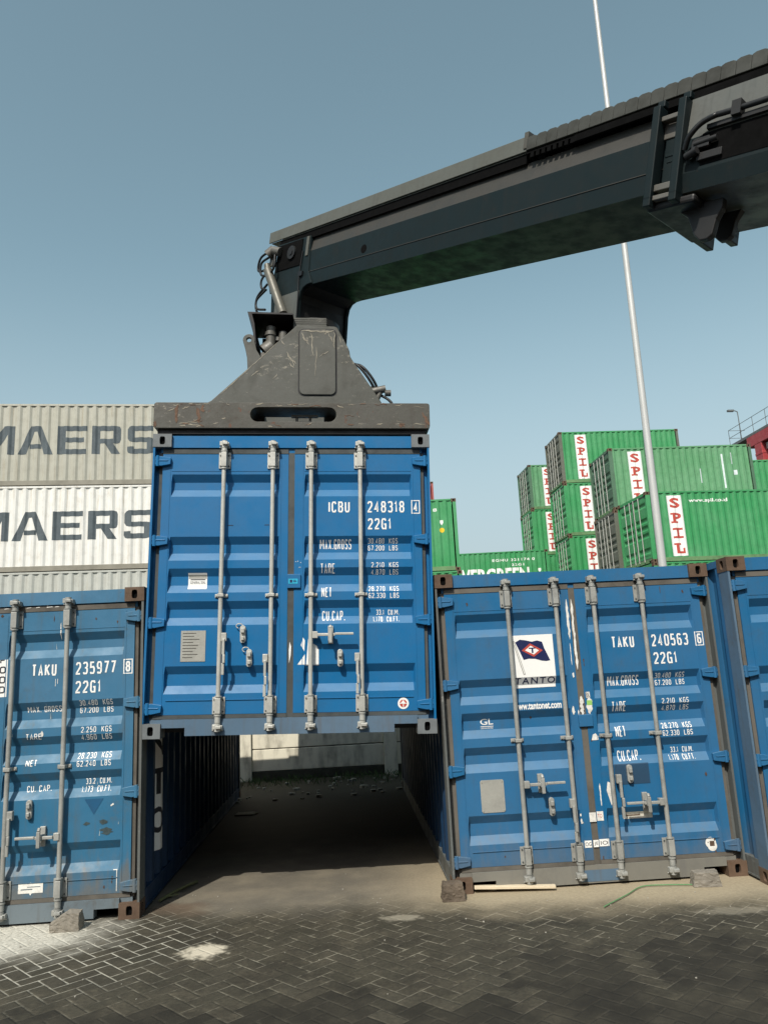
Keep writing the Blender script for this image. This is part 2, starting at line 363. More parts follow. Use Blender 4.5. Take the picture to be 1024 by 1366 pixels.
    c = t.mix(M_('MULTIPLY', M_('MULTIPLY', pw, t.ramp(fine, 0.3, 0.6, 0.45, 1.0)), 0.92), c, (0.58, 0.56, 0.48))
    for e, k in (((-1.36, 5.66, 0.17, 0.16), 0.9), ((-0.02, 6.17, 0.17, 0.09), 0.35), ((2.35, 5.95, 0.3, 0.1), 0.2)):
        d = t.ramp(M_('ADD', ell(X, Y, *e), M_('MULTIPLY', M_('SUBTRACT', t.noise(co, 13, 4), 0.5), 1.5)), 1.1, 0.5)
        c = t.mix(M_('MULTIPLY', d, k), c, (0.55, 0.50, 0.39))
    # sand drifted along the container fronts, bare dusty floor behind, darkened as if shaded
    wob = M_('MULTIPLY', M_('SUBTRACT', t.noise(co, 1.7, 5), 0.5), 0.8)
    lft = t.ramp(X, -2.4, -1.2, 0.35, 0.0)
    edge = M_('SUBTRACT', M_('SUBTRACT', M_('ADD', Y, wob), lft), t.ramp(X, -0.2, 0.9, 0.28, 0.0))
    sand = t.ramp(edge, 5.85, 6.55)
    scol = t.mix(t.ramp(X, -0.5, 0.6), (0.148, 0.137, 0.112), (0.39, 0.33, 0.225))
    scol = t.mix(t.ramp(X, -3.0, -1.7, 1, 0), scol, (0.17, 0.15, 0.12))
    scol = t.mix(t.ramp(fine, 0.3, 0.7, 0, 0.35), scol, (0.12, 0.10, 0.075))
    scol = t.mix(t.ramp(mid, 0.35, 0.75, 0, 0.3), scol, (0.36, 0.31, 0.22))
    rs = t.ramp(M_('ADD', ell(X, Y, -1.85, 6.55, 0.35, 0.35), M_('MULTIPLY', M_('SUBTRACT', mid, 0.5), 1.2)), 1.1, 0.5, 0, 0.45)
    scol = t.mix(rs, scol, (0.13, 0.07, 0.04))
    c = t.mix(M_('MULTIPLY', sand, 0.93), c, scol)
    c = t.mix(t.math('MULTIPLY', t.ramp(M_('ADD', Y, M_('MULTIPLY', wob, 2.0)), 6.9, 9.6), 0.9), c, (0.034, 0.031, 0.026))  # gap shade painted into the floor, deepening away from the fronts
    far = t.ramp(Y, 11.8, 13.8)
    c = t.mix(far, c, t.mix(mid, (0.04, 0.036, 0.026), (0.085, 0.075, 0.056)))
    h = M_('ADD', M_('MULTIPLY', M_('MULTIPLY', t.ramp(dist, 0.02, 0.13), M_('ADD', 0.75, M_('MULTIPLY', rnd, 0.5))), inv(sand)), M_('ADD', M_('MULTIPLY', fine, 0.35), M_('MULTIPLY', grit, 0.25)))
    t.bump(h, 0.55, 0.007)
    return t.out(c, M_('ADD', 0.62, M_('MULTIPLY', fine, 0.3)), 0, 0.12)

gm = MB(); gm.add([(-400, -400, 0), (400, -400, 0), (400, 400, 0), (-400, 400, 0)], [(0, 1, 2, 3)])
struct(gm.build('ground', ground_material()))

# ------------------------------------------------------------------ container builder
CW, CH, CD = 2.438, 2.591, 6.058
RECESS = ((2.234, 2.034), (1.679, 1.472), (1.403, 1.194), (1.121, 0.918), (0.580, 0.353))
SLOPE, DEEP, DF = 0.066, 0.042, 0.045       # door front face sits DF behind the castings
LX, RX = (0.085, 1.183), (1.238, 2.353)
LR, RR_ = (0.165, 1.105), (1.325, 2.270)
ZBR = sorted(z for a, b in RECESS for z in (a, a - SLOPE, b + SLOPE, b))
def door_depth(z):
    for a, b in RECESS:
        if b < z < a: return DF + DEEP * max(0, min(1, (a - z) / SLOPE, (z - b) / SLOPE))
    return DF
def on_door(x, z, lift): return Vector((x, door_depth(z) - 0.0022 - lift, z))

def door_mesh(x0, x1, r0, r1):
    xs = [x0, r0, r0 + 0.008, r1 - 0.014, r1, x1]; zs = [0.185] + ZBR + [2.418]
    b = MB(); vs = []
    for z in zs:
        for k, x in enumerate(xs): vs.append((x, DF if k in (0, 1, 4, 5) else door_depth(z), z))
    n = len(xs); fs = [(a * n + k, a * n + k + 1, (a + 1) * n + k + 1, (a + 1) * n + k) for a in range(len(zs) - 1) for k in range(n - 1)]
    b.add(vs, fs)
    for (xa, xb) in ((x0, x0), (x1, x1)):
        f = [(xa, DF, zs[0]), (xa, DF, zs[-1]), (xa, DF + 0.075, zs[-1]), (xa, DF + 0.075, zs[0])]
        b.add(f, [(0, 1, 2, 3)])
    b.add([(x0, DF + 0.075, zs[0]), (x1, DF + 0.075, zs[0]), (x1, DF + 0.075, zs[-1]), (x0, DF + 0.075, zs[-1])], [(0, 1, 2, 3)])
    for z in (zs[0], zs[-1]): b.add([(x0, DF, z), (x1, DF, z), (x1, DF + 0.075, z), (x0, DF + 0.075, z)], [(0, 1, 2, 3)])
    b.box((r0 + 0.02, DF - 0.007, 0.298), (r1 - 0.02, DF + 0.002, 0.303))       # weld seams
    for xx in (r0 - 0.012, r1 + 0.012): b.box((xx - 0.0025, DF - 0.003, 0.20), (xx + 0.0025, DF + 0.002, 2.40))
    b.box((r0 + 0.0, DF - 0.003, 2.262), (r1 - 0.0, DF + 0.002, 2.268))
    return b

PITCHC = 0.278
def wall_profile(L):
    a, e = 0.17, L - 0.17; n = max(1, round((e - a) / PITCHC)); p = (e - a) / n; pts = []
    for k in range(n):
        s = a + k * p
        pts += [(s, 0.0), (s + 0.26 * p, 0.0), (s + 0.5 * p, 0.036), (s + 0.76 * p, 0.036)]
    pts += [(e, 0.0)]
    return pts
def prof_at(pts, u):
    for (a, da), (b, db) in zip(pts, pts[1:]):
        if a <= u <= b: return da + (db - da) * (u - a) / (b - a) if b > a else da
    return 0.0

def casting(sx, sy, sz, L):
    # corner casting with the oval holes in its end and side face
    b = MB(); x0, x1 = (0, 0.162) if sx < 0 else (CW - 0.162, CW); y0, y1 = (0, 0.178) if sy < 0 else (L - 0.178, L)
    z0, z1 = (0.0, 0.118) if sz < 0 else (CH - 0.118, CH)
    def holed(o, U, V, N, w_, h_, ow, oh, slot):
        # face plane o + u*U + v*V with outward N; outer w x h, hole half sizes
        n = 24; outer = []; inner = []
        for k in range(n):
            th = 2 * math.pi * (k + 0.5) / n; c_, s_ = math.cos(th), math.sin(th)
            q = min((w_ / 2) / max(1e-6, abs(c_)), (h_ / 2) / max(1e-6, abs(s_))); outer.append((q * c_, q * s_))
            e = 0.55; inner.append((ow * math.copysign(abs(c_) ** e, c_), oh * math.copysign(abs(s_) ** e, s_)))
        for k in range(n):   # snap nearest to true corners
            pass
        for cx in (-1, 1):
            for cy in (-1, 1):
                kk = min(range(n), key=lambda k: (outer[k][0] - cx * w_ / 2) ** 2 + (outer[k][1] - cy * h_ / 2) ** 2); outer[kk] = (cx * w_ / 2, cy * h_ / 2)
        P = lambda uv, d=0: o + U * uv[0] + V * uv[1] - N * d
        vs = [P(q) for q in outer] + [P(q) for q in inner] + [P(q, 0.03) for q in inner]
        fs = [(k, (k + 1) % n, n + (k + 1) % n, n + k) for k in range(n)]
        fs2 = [(n + k, n + (k + 1) % n, 2 * n + (k + 1) % n, 2 * n + k) for k in range(n)]
        if U.cross(V).dot(N) < 0: fs = [f[::-1] for f in fs]; fs2 = [f[::-1] for f in fs2]
        b.add(vs, fs, 0); b.add(vs, fs2, 0); b.add(vs, [tuple(range(2 * n, 3 * n))], 1)
    yc, xc, zc = (y0 + y1) / 2, (x0 + x1) / 2, (z0 + z1) / 2
    holed(Vector((xc, y0 if sy < 0 else y1, zc)), Vector((1, 0, 0)), Vector((0, 0, 1)), Vector((0, sy, 0)), 0.162, 0.118, 0.024, 0.037, 1)
    holed(Vector((x0 if sx < 0 else x1, yc, zc)), Vector((0, 1, 0)), Vector((0, 0, 1)), Vector((sx, 0, 0)), 0.178, 0.118, 0.03, 0.037, 1)
    xi = x1 if sx < 0 else x0; yi = y1 if sy < 0 else y0
    b.add([(xi, y0, z0), (xi, y1, z0), (xi, y1, z1), (xi, y0, z1)], [(0, 1, 2, 3)])
    b.add([(x0, yi, z0), (x1, yi, z0), (x1, yi, z1), (x0, yi, z1)], [(0, 1, 2, 3)])
    for z in (z0, z1): b.add([(x0, y0, z), (x1, y0, z), (x1, y1, z), (x0, y1, z)], [(0, 1, 2, 3)])
    return b

def handle_part(kind, x, z, par, m_, x2=None, z2=None):
    b = MB()
    if kind == 'v':      # hanging handle: hub on the bar side, cranked flat bar down to z2
        b.box((x - 0.022, -0.03, z - 0.02), (x + 0.022, 0.012, z + 0.05))
        b.box((x - 0.010, -0.055, z - 0.13), (x + 0.012, -0.030, z - 0.0))
        b.box((x - 0.004, -0.064, z - 0.20), (x + 0.018, -0.040, z - 0.13))
        b.box((x - 0.012, -0.056, z2), (x + 0.012, -0.034, z - 0.20))
        return b.build('lock_handle', m_, par, 0.004)
    sg = 1 if x2 > x else -1; L = abs(x2 - x); q = lambda d: x + sg * d
    def bx(d0, d1, y0, y1, z0, z1): b.box((min(q(d0), q(d1)), y0, z0), (max(q(d0), q(d1)), y1, z1))
    bx(0.0, 0.045, -0.035, 0.012, z - 0.028, z + 0.028)
    bx(0.045, L * 0.55, -0.050, -0.026, z - 0.012, z + 0.012)
    bx(L * 0.55, L, -0.058, -0.034, z - 0.004, z + 0.016)
    b.build('lock_handle', m_, par, 0.004)
    c = MB(); xm = q(0.44 * L)
    c.box((xm - 0.022, 0.02, z - 0.075), (xm + 0.022, DF, z + 0.075)); c.box((xm - 0.018, -0.07, z - 0.022), (xm + 0.018, 0.02, z + 0.022))
    c.box((xm - 0.014, -0.076, z - 0.07), (xm + 0.014, -0.058, z + 0.05))
    c.tube([(xm, -0.066, z + 0.05), (xm, -0.05, z + 0.072)], 0.014, 8)
    return c.build('handle_catch', m_, par, 0.004)

def holder(x, z, par, m_, ring=False):
    b = MB(); pts = [(x + 0.024 * math.cos(a), DF - 0.03, z + (0.05 if math.sin(a) > 0 else -0.05) + 0.024 * math.sin(a)) for a in [i * math.pi / 8 for i in range(16)]]
    b.prism(pts, (0, 0.028, 0)); b.box((x - 0.014, DF - 0.055, z + 0.012), (x + 0.014, DF - 0.03, z + 0.05)); b.box((x - 0.012, DF - 0.052, z - 0.05), (x + 0.012, DF - 0.03, z - 0.02))
    if ring: b.tube([(x - 0.03 + 0.028 * math.cos(a), DF - 0.02, z + 0.07 + 0.02 * math.sin(a)) for a in [i * math.pi / 5 for i in range(8)]], 0.005, 6)
    return b.build('handle_catch', m_, par, 0.004)

def make_container(mat, label, M_, L=CD, detail=2, cat='container', group=None, handles=(), name='shipping_container', walls=('left', 'right')):
    """M_: dict paint, door, frame, sill, cast, bar, seal"""
    root = empty(name, mat, label, cat, group)
    # corner posts and rails
    for x0, x1, s in ((0.0, 0.066, 1), (CW - 0.066, CW, -1)):
        b = MB(); xi = x0 if s > 0 else x1
        def bb(a, c, y0, y1): b.box((min(xi + s * a, xi + s * c), y0, 0.118), (max(xi + s * a, xi + s * c), y1, CH - 0.118))
        bb(0.004, 0.022, 0.006, 0.17); bb(0.022, 0.064, 0.085, 0.165)
        b.build('corner_post', M_['frame'], root)
        b = MB(); b.box((x0 + 0.004, L - 0.12, 0.118), (x1 - 0.004, L - 0.006, CH - 0.118)); b.build('corner_post', M_['frame'], root)
        b = MB(); b.box((x0 + 0.008, 0.178, CH - 0.066), (x1 - 0.008, L - 0.178, CH - 0.008)); b.build('top_rail', M_.get('trail', M_['paint']), root)
        b = MB(); xa, xb = (0.006, 0.05) if s > 0 else (CW - 0.05, CW - 0.006)
        b.box((xa, 0.178, 0.02), (xb, L - 0.178, 0.165))
        xo = (xa - 0.012, xa) if s > 0 else (xb, xb + 0.012); b.box((xo[0] + (0.004 if s > 0 else 0), 0.178, 0.02), (xo[1] - (0 if s > 0 else 0.004), L - 0.178, 0.034))
        b.build('bottom_rail', M_.get('brail', M_['sill']), root)
    b = MB(); b.box((0.162, 0.03, CH - 0.118), (CW - 0.162, 0.12, CH - 0.010)); b.box((0.066, 0.05, 2.43), (CW - 0.066, 0.12, CH - 0.118)); b.build('door_header', M_['head'], root)
    b = MB(); b.prism([(0.162, 0.016, 0.150), (CW - 0.162, 0.016, 0.150), (CW - 0.162, 0.016, 0.083), (CW - 0.356, 0.016, 0.083), (CW - 0.356, 0.016, 0.018), (0.356, 0.016, 0.018), (0.356, 0.016, 0.083), (0.162, 0.016, 0.083)], (0, 0.09, 0))
    b.box((0.066, 0.045, 0.118), (0.162, 0.10, 0.150)); b.box((CW - 0.162, 0.045, 0.118), (CW - 0.066, 0.10, 0.150))
    b.build('door_sill', M_['sill'], root)
    pts = wall_profile(L)
    for s, nm in ((0, 'left'), (1, 'right')):
        b = MB(); vs = []; n = len(pts)
        for z in (0.165, CH - 0.066):
            vs += [((0.012 + d) if s == 0 else (CW - 0.012 - d), u, z) for u, d in pts]
        fs = [(k, k + 1, n + k + 1, n + k) for k in range(n - 1)]
        b.add(vs, fs if s == 1 else [f[::-1] for f in fs])
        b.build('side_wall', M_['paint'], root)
    b = MB(); n = 24; vs = []
    for k in range(n + 1):
        y = 0.12 + (L - 0.24) * k / n; dz = 0.0 if k % 2 else -0.018
        vs += [(0.06, y, CH - 0.03 + dz), (CW - 0.06, y, CH - 0.03 + dz)]
    b.add(vs, [(2 * k, 2 * k + 1, 2 * k + 3, 2 * k + 2) for k in range(n)]); b.build('roof', M_['paint'], root)
    b = MB(); b.box((0.062, L - 0.09, 0.16), (CW - 0.062, L - 0.05, CH - 0.06)); b.box((0.162, L - 0.10, CH - 0.118), (CW - 0.162, L - 0.02, CH - 0.012)); b.box((0.162, L - 0.10, 0.02), (CW - 0.162, L - 0.02, 0.16))
    for k in range(9): b.box((0.16 + k * 0.24, L - 0.05, 0.16), (0.28 + k * 0.24, L - 0.02, CH - 0.118))
    b.build('end_wall', M_['paint'], root)
    b = MB(); b.box((0.051, 0.12, 0.12), (CW - 0.051, L - 0.1, 0.155))
    for k in range(int(L / 0.31)): b.box((0.051, 0.25 + k * 0.31, 0.03), (CW - 0.051, 0.29 + k * 0.31, 0.12))
    b.build('underframe', 'floor', root)
    for sx in (-1, 1):
        for sy in (-1, 1):
            for sz in (-1, 1): casting(sx, sy, sz, L).build('corner_casting', [M_['cast'], 'hole'], root, 0.012 if detail > 1 else 0)
    # doors
    doors = []
    for (x0, x1), (r0, r1), bars, hx in ((LX, LR, (0.625, 1.05), 0.0), (RX, RR_, (1.385, 1.815), CW)):
        d = door_mesh(x0, x1, r0, r1).build('door', M_['door'], root); doors.append(d)
        s = MB(); xo = (0.055, x0) if hx == 0 else (x1, CW - 0.055)
        s.box((xo[0], DF + 0.014, 0.15), (xo[1], DF + 0.05, 2.43))
        if hx == 0: s.box((x1, DF + 0.004, 0.15), (RX[0], DF + 0.03, 2.43))
        s.box((x0 if hx == 0 else RX[0] , DF - 0.004, 2.421), (x1 if hx == 0 else x1, DF + 0.03, 2.462)); s.box((x0 if hx == 0 else RX[0], DF - 0.004, 0.152), (x1, DF + 0.03, 0.183))
        s.build('door_seal', M_['seal'], d)
        if detail > 1:
            for z in (2.352, 1.645, 0.945, 0.240):
                g = MB(); sg = 1 if hx == 0 else -1; q = lambda a: hx + sg * a
                g.prism([(q(0.022), 0.012, z - 0.036), (q(0.075), 0.012, z - 0.047), (q(0.156), 0.012, z - 0.032), (q(0.16), 0.012, z + 0.026), (q(0.075), 0.012, z + 0.040), (q(0.022), 0.012, z + 0.034)], (0, 0.032, 0))
                g.prism([(q(0.024), 0.007, z - 0.004), (q(0.13), 0.007, z - 0.004), (q(0.14), 0.007, z + 0.004), (q(0.024), 0.007, z + 0.008)], (0, 0.005, 0))
                g.tube([(q(0.045), 0.018, z - 0.05), (q(0.045), 0.018, z + 0.045)], 0.017, 8)
                g.build('hinge', M_['door'], d, 0.004)
        for bx in bars:
            b = MB(); b.tube([(bx, -0.006, 0.085), (bx, -0.006, 2.47)], 0.019, 12 if detail > 1 else 6); b.build('locking_bar', M_['bar'], d)
            if detail > 1:
                for z0, z1 in ((2.282, 2.428), (0.185, 0.325)):
                    k = MB(); k.box((bx - 0.052, DF - 0.014, z0), (bx + 0.052, DF, z1)); k.box((bx - 0.023, -0.034, z0 + 0.008), (bx + 0.023, DF - 0.014, z1 - 0.008)); k.tube([(bx, -0.006, z0 - 0.012), (bx, -0.006, z0)], 0.030, 12); k.tube([(bx, -0.006, z1), (bx, -0.006, z1 + 0.010)], 0.030, 12)
                    for dx in (-0.036, 0.036):
                        for dz in (0.022, 0.118): k.tube([(bx + dx, DF - 0.020, z0 + dz), (bx + dx, DF - 0.014, z0 + dz)], 0.007, 6, 1)
                    k.build('bar_bracket', [M_['bar'], 'seal'], d, 0.003)
                k = MB(); k.box((bx - 0.055, DF - 0.012, 1.150), (bx + 0.055, DF, 1.180)); k.box((bx - 0.027, -0.034, 1.152), (bx + 0.027, DF - 0.012, 1.178)); k.tube([(bx - 0.043, DF - 0.02, 1.165), (bx - 0.043, DF - 0.012, 1.165)], 0.008, 6); k.tube([(bx + 0.043, DF - 0.02, 1.165), (bx + 0.043, DF - 0.012, 1.165)], 0.008, 6)
                k.build('bar_guide', M_['bar'], d, 0.003)
                for zc, sg in ((2.495, 1), (0.085, -1)):
                    k = MB(); k.box((bx - 0.040, -0.030, zc - 0.018), (bx - 0.014, 0.032, zc + 0.022)); k.box((bx + 0.016, -0.026, zc - 0.022), (bx + 0.042, 0.032, zc + 0.014)); k.tube([(bx, -0.008, zc - 0.035), (bx, -0.008, zc + 0.03)], 0.026, 10)
                    k.box((bx - 0.012, -0.052, zc - 0.012), (bx + 0.034, -0.026, zc + 0.012)); k.box((bx - 0.045, 0.006, zc - 0.030), (bx + 0.045, 0.030, zc - 0.020)); k.tube([(bx, -0.006, zc - sg * 0.085), (bx, -0.006, zc - sg * 0.035)], 0.025, 10)
                    k.build('cam_keeper', M_['bar'], d, 0.004)
    for h in handles:
        par = doors[0] if h[1] < 1.21 else doors[1]
        if h[0] == 'v': handle_part('v', h[1], h[2], par, M_['bar'], z2=h[3])
        elif h[0] == 'h': handle_part('h', h[1], h[2], par, M_['bar'], x2=h[3])
        else: holder(h[1], h[2], par, M_['bar'], len(h) > 3)
    return root, doors

def cont_matrix(x, y, z, yaw, roll=0.0, pit=0.0):
    cy, sy = math.cos(yaw), math.sin(yaw); X = Vector((cy, sy, 0)); Y = Vector((-sy, cy, 0)); Z = Vector((0, 0, 1))
    c, s = math.cos(roll), math.sin(roll); X2 = c * X + s * Z; Z2 = -s * X + c * Z
    return frame(Vector((x, y, z)), X2, math.cos(pit) * Y + math.sin(pit) * Z2, math.cos(pit) * Z2 - math.sin(pit) * Y)

GL = {
 '0': [[(0,.16),(.22,0),(.78,0),(1,.16),(1,.84),(.78,1),(.22,1),(0,.84),(0,.16)]],
 '1': [[(.0,.78),(.62,1),(.62,0)]], '2': [[(0,.80),(.04,.9),(.22,1),(.78,1),(1,.86),(1,.62),(.02,.06),(.02,0),(1,0)]],
 '3': [[(0,.88),(.2,1),(.8,1),(1,.86),(1,.66),(.8,.53),(.35,.53)],[(.8,.53),(1,.40),(1,.14),(.8,0),(.2,0),(0,.12)]],
 '4': [[(.72,0),(.72,1),(0,.27),(1,.27)]], '5': [[(.95,1),(.08,1),(.04,.55),(.78,.59),(1,.44),(1,.15),(.8,0),(.2,0),(0,.12)]],
 '6': [[(.95,.88),(.78,1),(.22,1),(0,.85),(0,.15),(.22,0),(.78,0),(1,.15),(1,.42),(.78,.57),(.2,.57),(0,.46)]],
 '7': [[(0,1),(1,1),(.35,0)]], '9': [[(.05,.12),(.22,0),(.78,0),(1,.15),(1,.85),(.78,1),(.22,1),(0,.85),(0,.58),(.22,.43),(.8,.43),(1,.54)]],
 '8': [[(.25,.54),(0,.40),(0,.15),(.22,0),(.78,0),(1,.15),(1,.40),(.75,.54),(.25,.54)],[(.25,.54),(.04,.68),(.04,.86),(.24,1),(.76,1),(.96,.86),(.96,.68),(.75,.54)]],
 'A': [[(0,0),(.5,1),(1,0)],[(.2,.3),(.8,.3)]], 'B': [[(0,0),(0,1),(.75,1),(.95,.87),(.95,.66),(.75,.54),(0,.54)],[(.75,.54),(1,.40),(1,.14),(.78,0),(0,0)]],
 'C': [[(1,.80),(.8,1),(.22,1),(0,.84),(0,.16),(.22,0),(.8,0),(1,.20)]], 'E': [[(1,1),(0,1),(0,0),(1,0)],[(0,.52),(.8,.52)]],
 'F': [[(1,1),(0,1),(0,0)],[(0,.52),(.8,.52)]], 'G': [[(1,.82),(.8,1),(.22,1),(0,.84),(0,.16),(.22,0),(1,0),(1,.46),(.55,.46)]],
 'I': [[(.5,0),(.5,1)]], 'K': [[(0,0),(0,1)],[(1,1),(.06,.48)],[(.3,.56),(1,0)]], 'L': [[(0,1),(0,0),(1,0)]],
 'M': [[(0,0),(0,1)],[(1,0),(1,1)],[(.06,1),(.5,.35),(.94,1)]], 'N': [[(0,0),(0,1)],[(1,0),(1,1)],[(.1,.95),(.9,.05)]], 'P': [[(0,0),(0,1),(.78,1),(1,.86),(1,.60),(.78,.46),(0,.46)]],
 'R': [[(0,0),(0,1),(.78,1),(1,.86),(1,.62),(.78,.48),(0,.48)],[(.45,.48),(1,0)]],
 'S': [[(1,.84),(.8,1),(.2,1),(0,.86),(0,.66),(.2,.54),(.8,.48),(1,.36),(1,.14),(.8,0),(.2,0),(0,.16)]], 'T': [[(0,1),(1,1)],[(.5,1),(.5,0)]],
 'U': [[(0,1),(0,.16),(.22,0),(.78,0),(1,.16),(1,1)]], 'X': [[(0,0),(1,1)],[(0,1),(1,0)]], '.': [[(.5,-.02),(.5,.10)]]}
GL['O'] = GL['0']; GL['D'] = [[(0,0),(0,1),(.75,1),(1,.84),(1,.16),(.75,0),(0,0)]]
GWID = {'1': .62, 'I': .3, '.': .3, ' ': .5, 'M': 1.5, 'N': 1.25, 'K': 1.1}
def stroke(D, pts, w_, mi=0, lift=0.0):
    closed = pts[0] == pts[-1]; p = [Vector(q) for q in pts]; n = len(p); Ls, Rs = [], []
    for k in range(n):
        a = p[k] - p[k - 1] if k else (p[0] - p[-2] if closed else p[1] - p[0]); c = p[k + 1] - p[k] if k < n - 1 else (p[1] - p[0] if closed else a)
        a = a.normalized(); c = c.normalized(); na, nc = Vector((-a.y, a.x)), Vector((-c.y, c.x)); mt = (na + nc)
        mt = mt.normalized() if mt.length > 1e-6 else na; kx = min(1.6, 1 / max(0.3, mt.dot(na))); Ls.append(p[k] + mt * w_ / 2 * kx); Rs.append(p[k] - mt * w_ / 2 * kx)
    lv = [D.bm.verts.new((q.x, q.y, lift)) for q in Ls]; rv = [D.bm.verts.new((q.x, q.y, lift)) for q in Rs]
    for k in range(n - 1): D.bm.faces.new((lv[k], rv[k], rv[k + 1], lv[k + 1])).material_index = mi
def mark(D, body, u0, u1, v0, v1, w_, mi=0, gap=0.34):
    wd = [GWID.get(ch, 1.0) for ch in body]; tot = sum(wd) + gap * (len(body) - 1); k = (u1 - u0) / tot; x = u0; li = 0
    for ch, q in zip(body, wd):
        W_ = q * k
        for pl in GL.get(ch, []):
            w2 = min(w_, k * 0.42); stroke(D, [(x + w2 / 2 + a * max(0.001, W_ - w2), v0 + w2 / 2 + c * (v1 - v0 - w2)) for a, c in pl], w2, mi, 0.0002 * (li % 3)); li += 1
        x += W_ + gap * k
def door_text(door, code, num, chk, tare, tarelb, net, netlb, cum, cuft, old=False, dot=''):
    def mk(D, *a):
        D = Decal(); mark(D, *a); D.finish('lettering', 'white', door, on_door, ZBR)
    D = None
    mk(D, code, 1.535 if code == 'ICBU' else 1.522, 1.722, 1.888, 1.986, 0.0135)
    mk(D, num, 1.878, 2.204, 1.886, 1.988, 0.0135); mk(D, '22G1', 1.880, 2.086, 1.735, 1.834, 0.0135)
    D = Decal()
    x0, x1, z0, z1 = 2.266, 2.342, 1.874, 1.996; t_ = 0.008
    D.rect(x0, x1, z0, z0 + t_).rect(x0, x1, z1 - t_, z1).rect(x0, x0 + t_, z0 + t_, z1 - t_).rect(x1 - t_, x1, z0 + t_, z1 - t_)
    mark(D, chk, x0 + 0.019, x1 - 0.019, z0 + 0.018, z1 - 0.018, 0.0135); D.finish('check_digit', 'white', door, on_door, ZBR)
    h = 0.085 if not old else 0.048; dx = 0.03 if old else 0
    for nm, xa, xb, z, (a, b) in (('MAX.GROSS' if not old else 'MAX. GROSS', 1.460, 1.735, 1.566, ('30.480  KGS', '67.200  LBS')), ('TARE', 1.466, 1.592, 1.352, (tare, tarelb)), ('NET', 1.474, 1.562, 1.146, (net, netlb)), ('CU.CAP.' if not old else 'CU. CAP.', 1.480, 1.675, 0.944, (cum, cuft))):
        mk(D, nm, xa + dx, xb + dx, z + dx, z + h + dx, 0.0078 if not old else 0.0062)
        zz = 0.0 if not old else 0.02; q = nm[0]
        xl = {'M': 1.880, 'T': 1.906, 'N': 1.880, 'C': 1.945}[q] + dx; xk = 1.916 + dx if q == 'C' else xl
        mk(D, a, xl, 2.142 + 1.3 * dx, z + 0.047 + zz, z + 0.092 + zz, 0.0056); mk(D, b, xk, 2.142 + 1.3 * dx, z - 0.013 + zz, z + 0.032 + zz, 0.0056)

MB_ = dict(paint='blueM', door='blueM', frame='blueM', sill='sillM', head='blueM', cast='castM', bar='steel', seal='seal', brail='blueM')
mM = cont_matrix(-2.0809, 6.4862, 1.3431, 0.0656, -0.0338, 0.0147)
cM, dM = make_container(mM, 'blue container hoisted clear of the ground under the dark spreader, numbered 248318', MB_,
    handles=(('v', 0.662, 0.80, 0.504), ('v', 1.008, 0.62, 0.323), ('h', 1.400, 0.824, 1.747), ('v', 1.776, 0.62, 0.335), ('c', 0.814, 0.838, 1), ('c', 0.870, 0.640, 1), ('c', 1.633, 0.629)))
door_text(dM[1], 'ICBU', '248318', '4', '2.210  KGS', '4.870  LBS', '28.270  KGS', '62.330  LBS', '33.1  CU.M.', '1.170  CU.FT.')
D = Decal(); D.rect(0.333, 0.493, 1.227, 1.366, 0); D.rect(0.336, 0.490, 1.318, 1.350, 1, 0.001); D.rect(0.352, 0.478, 1.306, 1.314, 2, 0.001); D.text('GENERAL SEAL', 0.350, 0.480, 1.274, 1.296, 2, 0.001)
D.finish('paper_label', ['white', 'plate', 'dark'], dM[0], on_door, ZBR)
b = MB(); b.box((0.296, DF - 0.004, 0.617), (0.501, DF, 0.874)); pl = b.build('data_plate', 'plate', dM[0])
D = Decal()
for k in range(9):
    zz = 0.855 - k * 0.025; D.rect(0.312, 0.312 + random.uniform(0.08, 0.17), zz - 0.006, zz, 0)
D.finish('plate_print', 'motor', dM[0], lambda x, z, l: Vector((x, DF - 0.0055, z)))
D = Decal(); D.poly([(1.345, 0.572), (1.362, 0.79), (1.375, 0.80), (1.375, 0.77), (1.435, 0.735), (1.452, 0.70), (1.452, 0.572)]); D.poly([(1.268, 0.572), (1.335, 0.572), (1.335, 0.665)]); D.poly([(1.30, 0.74), (1.33, 0.69), (1.335, 0.78), (1.32, 0.805)]);
D.finish('torn_white_sticker', 'white', dM[1], on_door, ZBR)
D = Decal(); D.poly([(1.203, 0.59), (1.216, 0.66), (1.219, 0.73), (1.206, 0.77), (1.200, 0.70)]); D.finish('sticker_remains', 'white', dM[1], lambda x, z, l: Vector((x, DF - 0.003, z)))
D = Decal(); D.disc(2.162, 0.246, 0.047); D.disc(2.162, 0.246, 0.031, 1, 0.001); D.rect(2.132, 2.192, 0.243, 0.249, 0, 0.002); D.rect(2.159, 2.165, 0.216, 0.276, 0, 0.002); D.poly([(2.14, 0.25), (2.162, 0.272), (2.18, 0.25), (2.172, 0.24)], 0, 0.0025)
D.finish('round_sticker', ['white', 'redp'], dM[1], on_door, ZBR)
b = MB(); b.box((1.180, DF - 0.018, 1.225), (1.297, DF - 0.001, 1.345)); gM = b.build('seam_guard', 'blueM', dM[1], 0.004)
D = Decal(); D.rect(1.192, 1.272, 1.262, 1.305); D.rect(1.205, 1.225, 1.272, 1.296, 1, 0.001); D.rect(1.233, 1.262, 1.277, 1.283, 1, 0.001); D.rect(1.233, 1.258, 1.289, 1.294, 1, 0.001)
D.finish('cyan_sticker', ['cyan', 'navy'], dM[1], lambda x, z, l: Vector((x, DF - 0.020 - l, z)))
D = Decal(); D.rect(1.245, 1.285, 1.553, 1.592); D.rect(1.245, 1.292, 1.655, 1.667); D.poly([(1.27, 1.36), (1.285, 1.40), (1.28, 1.41), (1.262, 1.37)])
